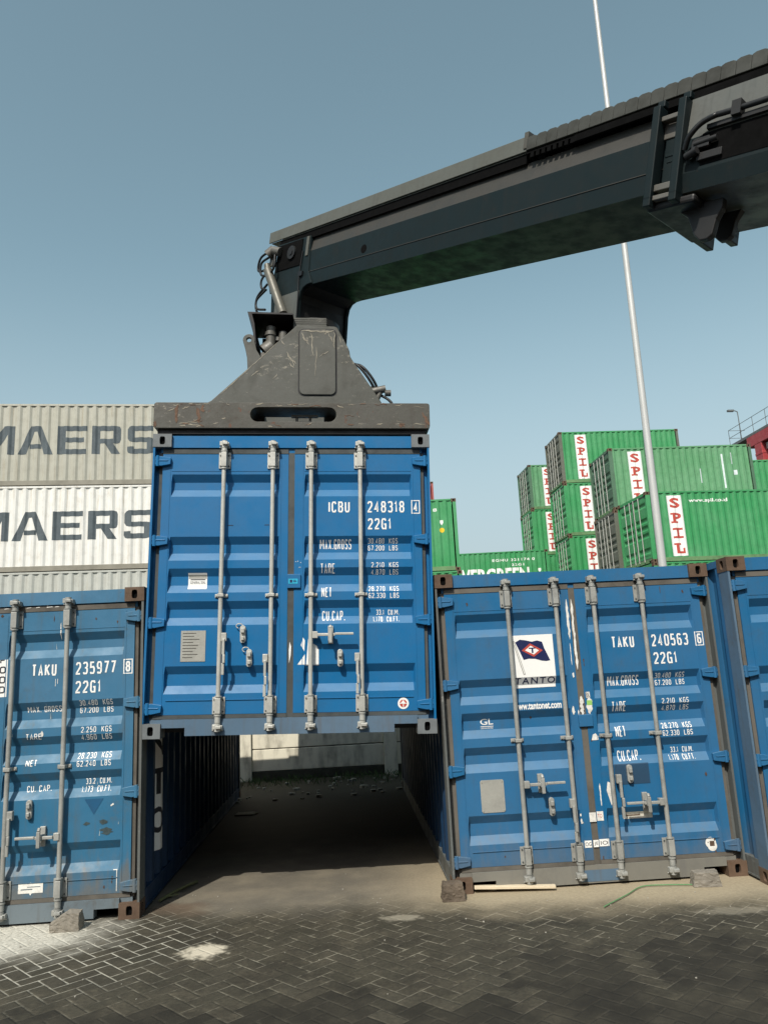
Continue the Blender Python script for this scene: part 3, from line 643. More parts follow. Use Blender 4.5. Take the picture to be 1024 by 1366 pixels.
for k in range(22):
    xx, zz = random.uniform(1.242, 1.30), random.uniform(1.36, 1.66); D.rect(xx, xx + random.uniform(0.003, 0.012), zz, zz + random.uniform(0.003, 0.012))
D.finish('sticker_remains', 'whiteOld', dM[1], on_door, ZBR)
D = Decal(); D.rect(0.66, 0.71, 1.775, 1.780); D.rect(0.98, 1.02, 1.777, 1.782); D.finish('scratches', 'dark', dM[0], on_door, ZBR)

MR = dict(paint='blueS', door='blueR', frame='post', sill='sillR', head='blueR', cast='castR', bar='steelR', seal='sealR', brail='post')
cR, dR = make_container(cont_matrix(0.4018, 6.6812, 0, 0.0549), 'blue container on the ground with a white flag emblem on its left door, numbered 240563', MR,
    handles=(('h', 0.64, 0.812, 0.979), ('c', 0.867, 0.621), ('v', 1.030, 0.63, 0.353), ('v', 1.440, 0.80, 0.511), ('h', 1.800, 0.617, 1.476), ('c', 1.552, 0.845)))
door_text(dR[1], 'TAKU', '240563', '6', '2.210  KGS', '4.870  LBS', '28.270  KGS', '62.330  LBS', '33.1  CU.M.', '1.170  CU.FT.')
D = Decal(); x0, x1, z0, z1 = 0.640, 1.008, 1.588, 2.035
D.rect(x0, x1, z0, z1); P = lambda a, c: (x0 + a * (x1 - x0), z0 + c * (z1 - z0))
fl = [P(.10, .87), P(.22, .92), P(.36, .90), P(.50, .87), P(.62, .89), P(.74, .86), P(.78, .74), P(.85, .60), P(.90, .50), P(.80, .49), P(.70, .50), P(.55, .54), P(.40, .55), P(.27, .53), P(.20, .68)]
D.poly(fl, 1, 0.0008)
D.poly([P(.24, .71), P(.45, .84), P(.74, .70), P(.52, .58)], 2, 0.0016); D.poly([P(.32, .71), P(.46, .795), P(.65, .70), P(.52, .625)], 0, 0.0022)
D.rect(*[P(.41, 0)[0], P(.57, 0)[0]], P(0, .735)[1], P(0, .757)[1], 3, 0.003); D.rect(P(.475, 0)[0], P(.515, 0)[0], P(0, .655)[1], P(0, .735)[1], 3, 0.003)
D.poly([P(.035, .895), P(.085, .895), P(.29, .255), P(.24, .245)], 4, 0.0012); D.poly([P(.055, .88), P(.07, .88), P(.27, .27), P(.255, .265)], 0, 0.002)
D.text('TANTO', P(.0, 0)[0] + 0.012, P(.985, 0)[0], P(0, .075)[1], P(0, .195)[1], 1, 0.001, 0.012, 0, 1.25)
D.finish('flag_emblem', ['white', 'navy', 'redp', 'navy', 'plate'], dR[0], on_door, ZBR)
D = Decal(); D.text('www.tantonet.com', 0.620, 1.032, 1.409, 1.462, 0, 0.001, 0.03); D.text('GL', 0.330, 0.440, 1.300, 1.350, 0, 0, 0.012); D.rect(0.33, 0.44, 1.284, 1.289); D.text('GERMANISCHER', 0.332, 0.438, 1.266, 1.279)
D.finish('lettering', 'white', dR[0], on_door, ZBR)
b = MB(); b.prism([(0.285, DF - 0.004, 0.612), (0.295, DF - 0.004, 0.600), (0.473, DF - 0.004, 0.600), (0.483, DF - 0.004, 0.612), (0.483, DF - 0.004, 0.846), (0.473, DF - 0.004, 0.858), (0.295, DF - 0.004, 0.858), (0.285, DF - 0.004, 0.846)], (0, 0.004, 0))
for q in ((0.297, 0.843), (0.471, 0.843), (0.297, 0.615), (0.471, 0.615)): b.tube([(q[0], DF - 0.008, q[1]), (q[0], DF - 0.004, q[1])], 0.006, 8)
b.build('data_plate', 'plate', dR[0])
MAT['rustspot'] = plain('rust_spot', (0.085, 0.05, 0.032), 0.9, 0, 0.6, 60); MAT['smudge'] = plain('dull_grime', (0.045, 0.07, 0.075), 0.7, 0, 0.6, 30); MAT['tri'] = plain('faint_blue_mark', (0.017, 0.085, 0.175), 0.5, 0, 0.3, 12)
MAT['scuffB'] = plain('boom_scuff', (0.019, 0.027, 0.028), 0.6, 0, 0.7, 16); MAT['patch'] = plain('dark_blue_touch_up', (0.022, 0.062, 0.115), 0.55, 0, 0.3, 6)
D = Decal(); D.rect(1.43, 1.725, 0.760, 0.925); D.finish('paint_patch', 'patch', dR[1], on_door, ZBR)
D = Decal(); D.rect(1.477, 1.725, 0.480, 0.535); D.rect(1.50, 1.62, 0.502, 0.512, 1, 0.001); D.finish('rusty_label', ['paper', 'castR'], dR[1], on_door, ZBR)
D = Decal(); D.disc(2.175, 0.262, 0.045); D.disc(2.185, 0.236, 0.040, 0, 0.0003); D.rect(2.165, 2.205, 0.235, 0.275, 1, 0.001); D.finish('round_sticker', ['tape', 'castR'], dR[1], on_door, ZBR)
D = Decal(); D.rect(1.115, 1.175, 0.283, 0.338); D.rect(1.188, 1.232, 0.285, 0.34, 0, 0.006); D.rect(1.240, 1.322, 0.287, 0.343)
D.text('OG', 1.122, 1.172, 0.295, 0.325, 1, 0.001); D.text('JE', 1.194, 1.228, 0.297, 0.327, 1, 0.007); D.text('IO', 1.25, 1.31, 0.299, 0.329, 1, 0.001)
D.finish('seam_label', ['white', 'dark'], dR[1], lambda x, z, l: Vector((x, DF - 0.003 - l, z)))
D = Decal(); D.rect(1.176, 1.232, 0.482, 0.555, 0, 0.006); D.rect(1.241, 1.296, 0.486, 0.560); D.text('TO', 1.247, 1.285, 0.51, 0.54, 2, 0.001); D.rect(1.10, 1.112, 0.53, 0.55); D.poly([(1.105, 0.47), (1.125, 0.475), (1.11, 0.515), (1.10, 0.50)])
D.finish('sticker_remains', ['tape', 'paper', 'redp'], dR[1], lambda x, z, l: Vector((x, DF - 0.003 - l, z)))
D = Decal()
def ragged(cx, za, zb, wd, n=14, seed=1):
    rr = random.Random(seed); lf = []; rt = []
    for k in range(n + 1):
        z = za + (zb - za) * k / n; e = min(1, k / 2, (n - k) / 2); lf.append((cx - wd * e * rr.uniform(.35, 1) - 0.001, z)); rt.append((cx + wd * e * rr.uniform(.35, 1) + 0.001, z))
    return lf + rt[::-1]
D.poly(ragged(1.160, 1.98, 2.33, 0.013, seed=3)); D.poly(ragged(1.200, 1.72, 2.33, 0.012, 18, 5), 0, 0.006); D.poly(ragged(1.156, 1.76, 1.95, 0.003, seed=8)); D.poly(ragged(1.205, 1.34, 1.50, 0.020, seed=9), 0, 0.006); D.poly(ragged(1.130, 1.345, 1.42, 0.016, 8, 4)); D.poly(ragged(1.172, 1.345, 1.385, 0.006, 6, 6))
D.rect(1.250, 1.285, 1.48, 1.53); D.poly(ragged(1.27, 1.345, 1.49, 0.032, 10, 12)); D.rect(1.252, 1.298, 1.42, 1.46, 1, 0.001); D.text('BK', 1.252, 1.282, 1.485, 1.525, 2, 0.001)
D.poly([(1.262, 1.13), (1.32, 1.13), (1.32, 1.16), (1.30, 1.185), (1.275, 1.175)]); D.poly([(1.155, 1.655), (1.168, 1.66), (1.165, 1.70), (1.15, 1.69)])
D.poly([(1.345, 0.72), (1.375, 0.60), (1.385, 0.62), (1.385, 0.78), (1.36, 0.79)]); D.poly(ragged(1.29, 0.60, 0.78, 0.006, seed=13))
D.finish('peeled_tape', ['tape', 'limeg', 'dark'], dR[1], lambda x, z, l: Vector((x, DF - 0.003 - l, z)))
b = MB(); b.box((1.165, DF - 0.02, 1.245), (1.285, DF - 0.001, 1.345)); b.build('seam_guard', 'blueR', dR[1], 0.004)
D = Decal(); D.rect(1.05, 1.40, 0.03, 0.118); D.finish('worn_paint_patch', 'sillM', cR, lambda x, z, l: Vector((x, 0.0135, z)))

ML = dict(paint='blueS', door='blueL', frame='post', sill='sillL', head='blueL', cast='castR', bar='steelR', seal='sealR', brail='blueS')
cL, dL = make_container(cont_matrix(-4.4908, 6.3268, 0, 0.062), 'faded blue container on the ground at the left with scuffed right door, numbered 235977', ML,
    handles=(('v', 1.425, 0.80, 0.52), ('h', 1.815, 0.642, 1.482), ('c', 1.555, 0.849), ('h', 0.64, 0.812, 0.979), ('v', 1.030, 0.63, 0.353)))
door_text(dL[1], 'TAKU', '235977', '8', '2.250  KGS', '4.960  LBS', '28.230  KGS', '62.240  LBS', '33.2  CU.M.', '1.173  CU.FT.', True)
D = Decal(); D.rect(1.246, 1.325, 1.735, 2.08, 0, -0.001)
for k, ch in enumerate('FOOD'): mark(D, ch, 1.262, 1.312, 2.005 - k * 0.08, 2.062 - k * 0.08, 0.011, 1)
D.finish('food_sticker', ['white', 'dark'], dL[1], on_door, ZBR)
D = Decal(); D.poly(ragged(1.585, 0.21, 0.305, 0.10, 3, 2)); D.rect(1.49, 1.68, 0.225, 0.295, 0, 0.0006); D.rect(1.51, 1.60, 0.25, 0.258, 1, 0.0015); D.rect(1.56, 1.66, 0.268, 0.274, 1, 0.0015); D.finish('worn_label', ['tape', 'sillL'], dL[1], on_door, ZBR)
D = Decal(); D.poly([(1.98, 0.90), (2.13, 0.90), (2.055, 0.78)]); D.finish('triangle_mark', 'tri', dL[1], on_door, ZBR)
D = Decal(); D.rect(2.243, 2.249, 0.20, 0.36); D.rect(2.218, 2.243, 0.355, 0.361); D.poly(ragged(1.745, 2.18, 2.32, 0.005, 6, 3)); D.poly(ragged(1.625, 2.44, 2.50, 0.006, 6, 3)); D.rect(1.715, 1.719, 1.80, 1.86); D.rect(1.732, 1.736, 1.82, 1.86); D.poly(ragged(2.29, 1.26, 1.38, 0.006, 6, 9)); D.poly(ragged(1.625, 1.40, 1.45, 0.012, 6, 5)); D.poly([(2.19, 0.835), (2.215, 0.85), (2.205, 0.86), (2.185, 0.845)])
r9 = random.Random(9)
for k in range(7):
    xx = 1.26 + k * 0.085 + r9.uniform(0, .03); D.poly([(xx, 2.452), (xx + r9.uniform(.03, .08), 2.455), (xx + r9.uniform(.02, .06), 2.460), (xx + .005, 2.458)], 0, 0.004)
for k in range(16):
    xx, zz = r9.uniform(1.26, 2.3), r9.uniform(0.2, 2.3); D.poly([(xx, zz), (xx + .003, zz), (xx + r9.uniform(-.006, .01), zz + r9.uniform(.02, .07))])
D.finish('scratches', 'tape', dL[1], on_door, ZBR)
for dd, sd in ((dR[0], 21), (dR[1], 22), (dL[1], 23)):
    r9 = random.Random(sd); D = Decal(); xo = 0.1 if dd is dR[0] else 1.25
    for k in range(14):
        xx, zz = xo + r9.choice((0.012, 0.96, r9.uniform(0.02, 1.0))), r9.choice((r9.uniform(.19, .30), r9.uniform(2.30, 2.40), r9.uniform(0.25, 2.2))); n_ = 7; rx, rz = r9.uniform(.004, .012), r9.uniform(.008, .035)
        D.poly([(xx + rx * r9.uniform(.4, 1.2) * math.cos(a * 6.283 / n_), zz + rz * r9.uniform(.4, 1.2) * math.sin(a * 6.283 / n_)) for a in range(n_)])
    D.finish('rust_spots', 'rustspot', dd, on_door, ZBR)
D = Decal(); D.poly(ragged(2.16, 0.62, 0.68, 0.06, 8, 3)); D.poly(ragged(2.13, 0.70, 0.74, 0.04, 8, 6)); D.poly(ragged(2.0, 0.70, 0.73, 0.04, 6, 7)); D.finish('grime_marks', 'smudge', dL[1], on_door, ZBR)
ptsL = wall_profile(CD); brL = [p[0] for p in ptsL]
def on_right(u, v, l, pts=ptsL): return Vector((CW - 0.012 - prof_at(pts, u) + 0.004 + l, u, v))
D = Decal(); D.rect(0.53, 0.85, 0.36, 2.10)
for k, ch in enumerate('TANTO'): D.text(ch, 0.585, 0.795, 1.80 - k * 0.325, 2.02 - k * 0.325, 1, 0.001, 0.03)
D.finish('side_panel_sign', ['white', 'dark'], [o for o in bpy.data.objects if o.parent == cL and o.name.startswith('side_wall')][1], on_right, brL, 0)

MRR = dict(MR); MRR['paint'] = 'blueR'; MRR['frame'] = 'sillM'; MRR['brail'] = 'post'
cRR, dRR = make_container(cont_matrix(2.8535, 6.4521, 0, 0.0529), 'blue container cut off by the right edge of the photo, its dusty left side showing', MRR,
    handles=(('h', 0.64, 0.812, 0.979), ('v', 1.030, 0.63, 0.353)))

# ------------------------------------------------------------------ white 40 ft stack behind
def side_matrix(px, py, yaw, tier):
    """near long side faces the camera: local +b runs along the yaw direction, corner (a=W,b=0) at (px,py)"""
    th = yaw - math.pi / 2; X = Vector((math.cos(th), math.sin(th), 0)); o = Vector((px, py, 0)) - X * CW
    return frame(Vector((o.x, o.y, tier * CH)), X, Vector((-X.y, X.x, 0)), Vector((0, 0, 1)))
L40 = 12.192; WY = 0.1518
wdir = Vector((math.cos(WY), math.sin(WY), 0)); wc = Vector((-7.0676, 22.7086, 0)); SHF = L40 - 2.3
wo = wc - wdir * SHF
pts40 = wall_profile(L40); br40 = [p[0] for p in pts40]
def on_right40(u, v, l): return on_right(u, v, l, pts40)
def bold_word(D, shift, z0, z1):
    h = z1 - z0; q = lambda f: z0 + f * h; bt = 0.205
    def X(a): return SHF + a * 0.953 + shift
    def pl(*p, mi=0): D.poly([(X(a), q(c)) for a, c in p], mi)
    def rc(a, b, c, d): pl((a, c), (b, c), (b, d), (a, d))
    # M
    rc(-5.62, -5.38, 0, 1); pl((-5.38, 1), (-5.30, 1), (-4.92, .30), (-4.92, .0), (-5.02, .0), (-5.38, .70)); pl((-4.92, .30), (-4.52, 1), (-4.40, 1), (-4.40, .70), (-4.80, .0), (-4.92, .0)); rc(-4.40, -4.20, 0, 1)
    # A
    pl((-4.09, 0), (-3.72, 1), (-3.565, 1), (-3.565, .80), (-3.62, .80), (-3.83, 0)); pl((-3.565, 1), (-3.42, 1), (-3.04, 0), (-3.31, 0), (-3.52, .80), (-3.565, .80)); rc(-3.742, -3.391, .20, .36)
    # E
    rc(-2.91, -2.66, 0, 1); rc(-2.66, -2.01, .82, 1); rc(-2.66, -2.10, .42, .59); rc(-2.66, -2.03, 0, .18)
    # R
    rc(-1.86, -1.61, 0, 1); rc(-1.61, -1.08, .82, 1); pl((-1.08, 1), (-1.0, .97), (-.96, .88), (-.96, .50), (-1.0, .40), (-1.08, .37), (-1.20, .37), (-1.20, .54), (-1.20, .82), (-1.08, .82)); rc(-1.61, -1.20, .37, .54); pl((-1.46, .37), (-1.20, .37), (-.98, 0), (-1.25, 0))
    # S
    rc(-.62, .04, .82, 1); pl((-.62, 1), (-.70, .97), (-.76, .88), (-.76, .55), (-.70, .45), (-.62, .42), (-.54, .42), (-.54, .82), (-.62, .82)); rc(-.54, -.10, .42, .59); pl((-.10, .59), (.02, .56), (.08, .46), (.08, .12), (.02, .03), (-.08, 0), (-.16, 0), (-.16, .42), (-.10, .42)); rc(-.66, -.16, 0, .18); pl((-.66, 0), (-.74, .04), (-.77, .12), (-.77, .26), (-.56, .26), (-.56, .18), (-.66, .18))
    # K
    rc(.27, .52, 0, 1); pl((.52, .62), (.82, 1), (1.12, 1), (.72, .53), (.52, .40)); pl((.72, .53), (1.15, 0), (.84, 0), (.56, .425))
wl_labels = ['pale grey container at the bottom of the white stack, behind the left blue container', 'pale grey container showing just above the left faded blue one, third in the white stack',
             'bright white rust streaked container, second from the top of its stack, big grey letters', 'dirty cream container on top of the white stack, with big grey letters']
for k, (mk, sh, za, zb) in enumerate((('whiteC', None, 0, 0), ('whiteC', None, 0, 0), ('whiteB', -0.03, 0.93, 1.80), ('whiteA', 0.017, 0.985, 1.880))):
    MW = dict(paint=mk, door=mk, frame=mk, sill=mk, head=mk, cast='plate', bar='steel', seal='seal', brail='railW', trail=mk)
    c, d = make_container(side_matrix(wo.x, wo.y, WY, k), wl_labels[k], MW, L40, 1, group='stacked long white containers')
    if sh is not None:
        D = Decal(); bold_word(D, sh, za, zb)
        D.finish('lettering', 'slate', [o for o in bpy.data.objects if o.parent == c and o.name.startswith('side_wall')][1], on_right40, br40, 0)

# ------------------------------------------------------------------ green stacks
def right_wall(c): return [o for o in bpy.data.objects if o.parent == c and o.name.startswith('side_wall')][1]
def sign_word(D, u0=0.80, u1=1.38, z0=0.20, z1=2.43):
    D.rect(u0, u1, z0, z1, 0); hh = (z1 - z0) / 4; uc = (u0 + u1) / 2
    for k, ch in enumerate('SPIL'):
        a, b = z1 - (k + 1) * hh + 0.09, z1 - k * hh - 0.09
        ua, ub = u0 + 0.11, u1 - 0.11
        if ch == 'I':
            D.rect(uc - 0.05, uc + 0.05, a, b, 1, 0.002); D.rect(ua, ub, a, a + 0.075, 1, 0.004); D.rect(ua, ub, b - 0.075, b, 1, 0.004)
        else:
            D.text(ch, ua + (0.05 if ch != 'S' else 0), ub, a, b, 1, 0.002, 0.035)
            if ch == 'P': D.rect(ua - 0.02, ua + 0.24, a, a + 0.065, 1, 0.004); D.rect(ua - 0.02, ua + 0.1, b - 0.065, b, 1, 0.004)
            if ch == 'L': D.rect(ua - 0.02, ua + 0.24, b - 0.065, b, 1, 0.004); D.rect(ub - 0.06, ub, a, a + 0.20, 1, 0.004)
def green(mk, dk, cast='castR'): return dict(paint=mk, door=dk, frame=dk if dk != 'greyD' else 'greyD', sill='rail', head=dk, cast=cast, bar='steel', seal='seal', brail='rail', trail=mk)
base = Matrix.Translation((0, 0, -50))
GP = {}
for key, mk, dk in (('clean', 'greenA', 'greenA'), ('faded', 'greenB', 'greenD'), ('rusty', 'greenA', 'greyD')):
    c, d = make_container(base, 'x', green(mk, dk), CD, 1)
    D = Decal(); sign_word(D); D.finish('letter_sign', ['white', 'redp'], right_wall(c), on_right, brL, 0)
    GP[key] = c
c, d = make_container(base, 'x', green('greenA', 'greenA'), CD, 1)
D = Decal(); D.text('EGHU 321174 0', CD - 2.95, CD - 0.72, 2.06, 2.20, 0, 0, 0.02, 0, 1.2); D.text('22G1', CD - 1.95, CD - 1.30, 1.80, 1.93, 0, 0, 0.02, 0, 1.2)
D.text('EVERGREEN', CD - 4.95, CD - 1.05, 0.94, 1.72, 0, 0, 0.04, 0, 1.05)
D.poly([(CD - .58, 1.62), (CD - .44, 1.62), (CD - .44, 1.50), (CD - .51, 1.42), (CD - .58, 1.50)]); D.rect(CD - .58, CD - .44, 1.22, 1.36, 1)
D.finish('lettering', ['white', 'yellow'], right_wall(c), on_right, brL, 0); GP['words'] = c
c, d = make_container(base, 'x', green('greenA', 'greenA'), CD, 1)
D = Decal(); D.text('EGHU 904 3 2 8', CD - 3.1, CD - 0.70, 2.14, 2.26, 0, 0, 0.015, 0, 1.2)
D.poly([(CD - .62, 1.82), (CD - .50, 1.82), (CD - .50, 1.72), (CD - .56, 1.64), (CD - .62, 1.72)]); D.disc(CD - .56, 1.46, 0.09, 1, 0, 12)
D.finish('lettering', ['white', 'yellow'], right_wall(c), on_right, brL, 0); GP['plain'] = c
c, d = make_container(base, 'x', dict(green('dullred', 'dullred')), CD, 1); GP['red'] = c
c, d = make_container(base, 'x', dict(green('dullred', 'dullred')), L40, 1); GP['long'] = c
index_kids()

HID = ('green container buried low in the stacks behind the blue row', 'hidden lower stack containers')
def stack(x, y, yaw, kinds, labels, x_is_right=False, grp='stacked green containers'):
    if x_is_right: x, y = x - CD * math.cos(yaw), y - CD * math.sin(yaw)
    for t, (k, lb) in enumerate(zip(kinds, labels)):
        mt = side_matrix(x + random.uniform(-.03, .03), y, yaw, t)
        if lb is None: copy_tree(GP[k], mt, HID[0], HID[1])
        else: copy_tree(GP[k], mt, lb, grp)
stack(2.599, 26.774, -0.0008, ['plain'] * 3, [None, 'green container partly seen under the top one beside the hoisted container', 'green container with a yellow mark, just right of the hoisted blue container'], True)
stack(8.532, 40.20, -0.0003, ['words'] * 3, [None, None, 'green container with big white letters, just above the flag emblem container'], True)
stack(8.2657, 42.2256, 0.087, ['clean', 'clean', 'plain', 'clean', 'faded'], [None, None, None, 'fourth tier green container in the leftmost of the red lettered stacks', 'topmost green container of the leftmost red lettered stack, farthest away'])
stack(8.7193, 36.2296, 0.073, ['clean', 'clean', 'clean', 'clean', 'rusty'], [None, None, 'green container with red letters, lowest one showing in the tallest stack', 'green container with red letters in the middle of the tallest stack', 'green container with grey rusty doors on top of the tallest stack'])
stack(9.2646, 30.4268, 0.0668, ['clean', 'clean', 'rusty', 'faded'], [None, None, 'container with grey rusty doors below the faded green one', 'faded olive green container with red letters, streaked side, behind the light pole'])
stack(9.4730, 27.2833, 0.1233, ['clean'] * 3, [None, 'green container whose top rail shows under the one with white web address', 'nearest green container with red letters and a white web address, right of the light pole'])
stack(16.1, 33.5, 0.07, ['plain'] * 4, [None, None, None, 'green container at the far right edge below the red crane'])
stack(3.05, 45.0, 0.0, ['red'] * 5, ['dull red container hidden low behind the green stack'] * 4 + ['dull red container peeping out between the hoisted container and sky'], True, 'stacked red containers')
for k in range(4):        # unseen stacks added behind the camera to keep sky light out of the gap
    for t in range(3):
        copy_tree(GP['long'], side_matrix(-25.5 + k * 12.5, -15.0 + CW + random.uniform(-.1, .1), 0, t), 'long dull red container added unseen behind the camera to hold back sky light', 'added stacks behind the camera')
top = [o for o in bpy.data.objects if o.get('label', '').startswith('nearest green')][0]
rw = [o for o in bpy.data.objects if o.parent == top and o.name.startswith('side_wall')][1]
D = Decal(); D.text('www.spil.co.id', 1.66, 3.15, 2.13, 2.30, 0, 0, 0.02); D.finish('lettering', 'white', rw, on_right, brL, 0)
fd = [o for o in bpy.data.objects if o.get('label', '').startswith('faded olive')][0]
rw = [o for o in bpy.data.objects if o.parent == fd and o.name.startswith('side_wall')][1]
D = Decal(); D.rect(CD - 1.32, CD - 1.26, 0.75, 2.2); D.rect(CD - 0.92, CD - 0.87, 1.75, 2.25); D.rect(CD - .86, CD - .72, 1.3, 1.5); D.rect(CD - 2.3, CD - 2.25, 1.0, 1.6)
D.finish('white_scrapes', 'whiteOld', rw, on_right, brL, 0)
def drop(o):
    for k in KIDS.get(o.name, []): drop(k)
    bpy.data.objects.remove(o)
for c in GP.values(): drop(c)

# ------------------------------------------------------------------ spreader hanging over the lifted container
mS = mM @ Matrix.Translation((1.219, 3.029, 2.591))
spr = empty('container_spreader', mS, 'battered dark grey lifting spreader clamped on the hoisted blue container', 'spreader')
def rrect(x0, x1, z0, z1, r, n=6):
    pts = []
    for cx, cz, a0 in ((x1 - r, z1 - r, 0), (x0 + r, z1 - r, 90), (x0 + r, z0 + r, 180), (x1 - r, z0 + r, 270)):
        for k in range(n + 1):
            a = R(a0 + 90 * k / n); pts.append((cx + r * math.cos(a), cz + r * math.sin(a)))
    return pts
def holed(name, mat, outer, inner, y0, y1, parent, bevel=0.0):
    bmx = bmesh.new(); vo = [bmx.verts.new((x, y0, z)) for x, z in outer]; vi = [bmx.verts.new((x, y0, z)) for x, z in inner]
    eds = [bmx.edges.new((q[k], q[(k + 1) % len(q)])) for q in (vo, vi) for k in range(len(q))]
    bmesh.ops.triangle_fill(bmx, use_beauty=True, use_dissolve=False, edges=eds)
    ex = bmesh.ops.extrude_face_region(bmx, geom=bmx.faces[:])
    bmesh.ops.translate(bmx, vec=(0, y1 - y0, 0), verts=[v for v in ex['geom'] if isinstance(v, bmesh.types.BMVert)])
    bmesh.ops.recalc_face_normals(bmx, faces=bmx.faces[:])
    me = bpy.data.meshes.new(name); bmx.to_mesh(me); bmx.free(); me.materials.append(MAT[mat])
    return link(name, me, parent, bevel)
def end_beam(y0, y1):
    o = holed('end_beam', 'beam', rrect(-1.222, 1.228, 0.055, 0.292, 0.022, 3), rrect(-0.376, 0.388, 0.115, 0.250, 0.066), y0, y1, spr, 0.006)
    b = MB(); b.box((-1.19, y0 + 0.035, 0.012), (1.19, y1 - 0.035, 0.054)); b.build('beam_foot', 'black', o)
    return o
eb = end_beam(-3.03, -2.74)
b = MB(); b.box((0.02, -2.93, 0.125), (0.15, -2.86, 0.15)); b.tube([(0.03, -2.9, 0.12), (0.03, -2.9, 0.20)], 0.012, 8); b.tube([(0.15, -2.9, 0.12), (0.15, -2.9, 0.20)], 0.012, 8); b.box((-0.02, -2.92, 0.195), (0.22, -2.88, 0.215)); b.tube([(-0.30, -2.9, 0.118), (-0.1, -2.89, 0.135), (0.2, -2.9, 0.118)], 0.01, 6)
b.build('latch_linkage', 'motor', spr)
end_beam(2.74, 3.03)
for x0 in (-0.62, 0.27):
    b = MB(); b.box((x0, -2.74, 0.08), (x0 + 0.35, 2.74, 0.28)); b.build('main_beam', 'spread', spr, 0.02)
for sx in (-1.14, 1.14):
    for sy in (-2.945, 2.945):
        b = MB(); b.tube([(sx, sy, -0.06), (sx, sy, 0.012)], 0.035, 10); b.box((sx - 0.05, sy - 0.03, -0.09), (sx + 0.05, sy + 0.03, -0.06)); b.build('twistlock', 'motor', spr)
TP = [(-1.253, 0.30), (-1.15, 0.925), (-1.051, 0.981), (-0.106, 1.890), (-0.085, 1.914), (0.36, 1.905), (0.394, 1.890), (0.513, 1.655), (0.535, 1.60), (0.545, 1.53), (0.56, 1.50), (0.901, 0.971), (1.0, 0.30)]
def tower(y0, y1):
    b = MB(); b.prism([(x, y0, z) for x, z in TP], (0, y1 - y0, 0)); return b
tw = tower(-1.129, -1.085).build('tower_plate', 'spread', spr, 0.008)
b = MB(); rr_ = rrect(-0.046, 0.374, 1.051, 1.856, 0.06); b.prism([(x, -1.147, z) for x, z in rr_], (0, 0.018, 0)); b.build('access_panel', 'spread', tw, 0.006)
def scratch(y, par, items, mt='scuff', seed=1):
    D = Decal(); r_ = random.Random(seed)
    for pts, wd in items:
        L_ = []; R_ = []
        for k, (x, z) in enumerate(pts):
            q = 0.62 * wd * (0.25 if k in (0, len(pts) - 1) else r_.uniform(0.6, 1.3)); (nx, nz) = pts[min(k + 1, len(pts) - 1)]; (px_, pz_) = pts[max(k - 1, 0)]
            dx, dz = nx - px_, nz - pz_; ll = math.hypot(dx, dz) or 1; L_.append((x - dz / ll * q, z + dx / ll * q)); R_.append((x + dz / ll * q, z - dx / ll * q))
        D.poly(L_ + R_[::-1])
    D.finish('scratches', mt, par, lambda x, z, l: Vector((x, y - 0.0015, z)))
MAT['scuff'] = plain('bare_metal_scuff', (0.27, 0.245, 0.19), 0.6, 0, 0.5, 50)
MAT['rustscuff'] = plain('rust_scuff', (0.135, 0.082, 0.055), 0.8, 0, 0.5, 40)
def squig(x0, z0, x1, z1, n, amp, r_): return [(x0 + (x1 - x0) * k / n + r_.uniform(-amp, amp), z0 + (z1 - z0) * k / n + r_.uniform(-amp, amp)) for k in range(n + 1)]
sr_ = random.Random(5); PY = -1.1485
scratch(PY, tw, [(squig(-0.035, 1.83, 0.36, 1.835, 9, .012, sr_), .012), (squig(-0.03, 1.82, 0.06, 1.66, 7, .014, sr_), .013), (squig(0.09, 1.80, 0.115, 1.52, 8, .008, sr_), .008), (squig(0.15, 1.64, 0.14, 1.27, 7, .006, sr_), .006), (squig(0.36, 1.82, 0.355, 1.62, 5, .01, sr_), .009), (squig(0.30, 1.80, 0.34, 1.70, 4, .012, sr_), .008), (squig(0.19, 1.52, 0.29, 1.59, 5, .012, sr_), .006), (squig(0.24, 1.79, 0.30, 1.83, 4, .01, sr_), .010)])
scratch(-1.130, tw, [(squig(-0.20, 1.57, -0.10, 1.43, 6, .012, sr_), .010), (squig(-0.16, 1.44, -0.12, 1.38, 4, .01, sr_), .009), (squig(-0.60, 1.28, -0.52, 1.34, 4, .012, sr_), .009), (squig(-0.26, 1.72, -0.22, 1.66, 4, .008, sr_), .008), (squig(-0.95, 1.05, -0.30, 1.70, 20, .004, sr_), .006), (squig(0.42, 1.78, 0.44, 1.70, 3, .008, sr_), .007), (squig(-0.35, 1.25, -0.30, 1.30, 4, .01, sr_), .006), (squig(-0.1, 1.40, -0.13, 1.49, 4, .01, sr_), .006)])
its = []; rts = []
for k in range(46):
    x = sr_.uniform(-1.18, 1.18); z = sr_.choice((sr_.uniform(0.07, 0.10), sr_.uniform(0.26, 0.285), sr_.uniform(0.08, 0.28)))
    if 0.10 < z < 0.26 and -0.42 < x < 0.43: continue
    ln_ = sr_.uniform(0.02, 0.11); (its if k % 3 else rts).append((squig(x, z, min(1.21, x + ln_), max(.065, min(.283, z + sr_.uniform(-.02, .02))), 4, .006, sr_), sr_.uniform(.003, .009)))
for x, z0, z1 in ((-1.02, 0.10, 0.27), (-0.84, 0.09, 0.25), (-0.80, 0.2, 0.27), (1.17, 0.08, 0.20), (-1.20, 0.07, 0.12), (0.95, 0.07, 0.10)): rts.append((squig(x, z1, x + sr_.uniform(-.05, .05), z0, 5, .012, sr_), .02))
scratch(-3.030, eb, its); scratch(-3.0308, eb, rts, 'rustscuff')
b = MB()
o_ = rrect(-0.062, 0.390, 1.035, 1.872, 0.07); i_ = rrect(-0.046, 0.374, 1.051, 1.856, 0.06); k = len(o_)
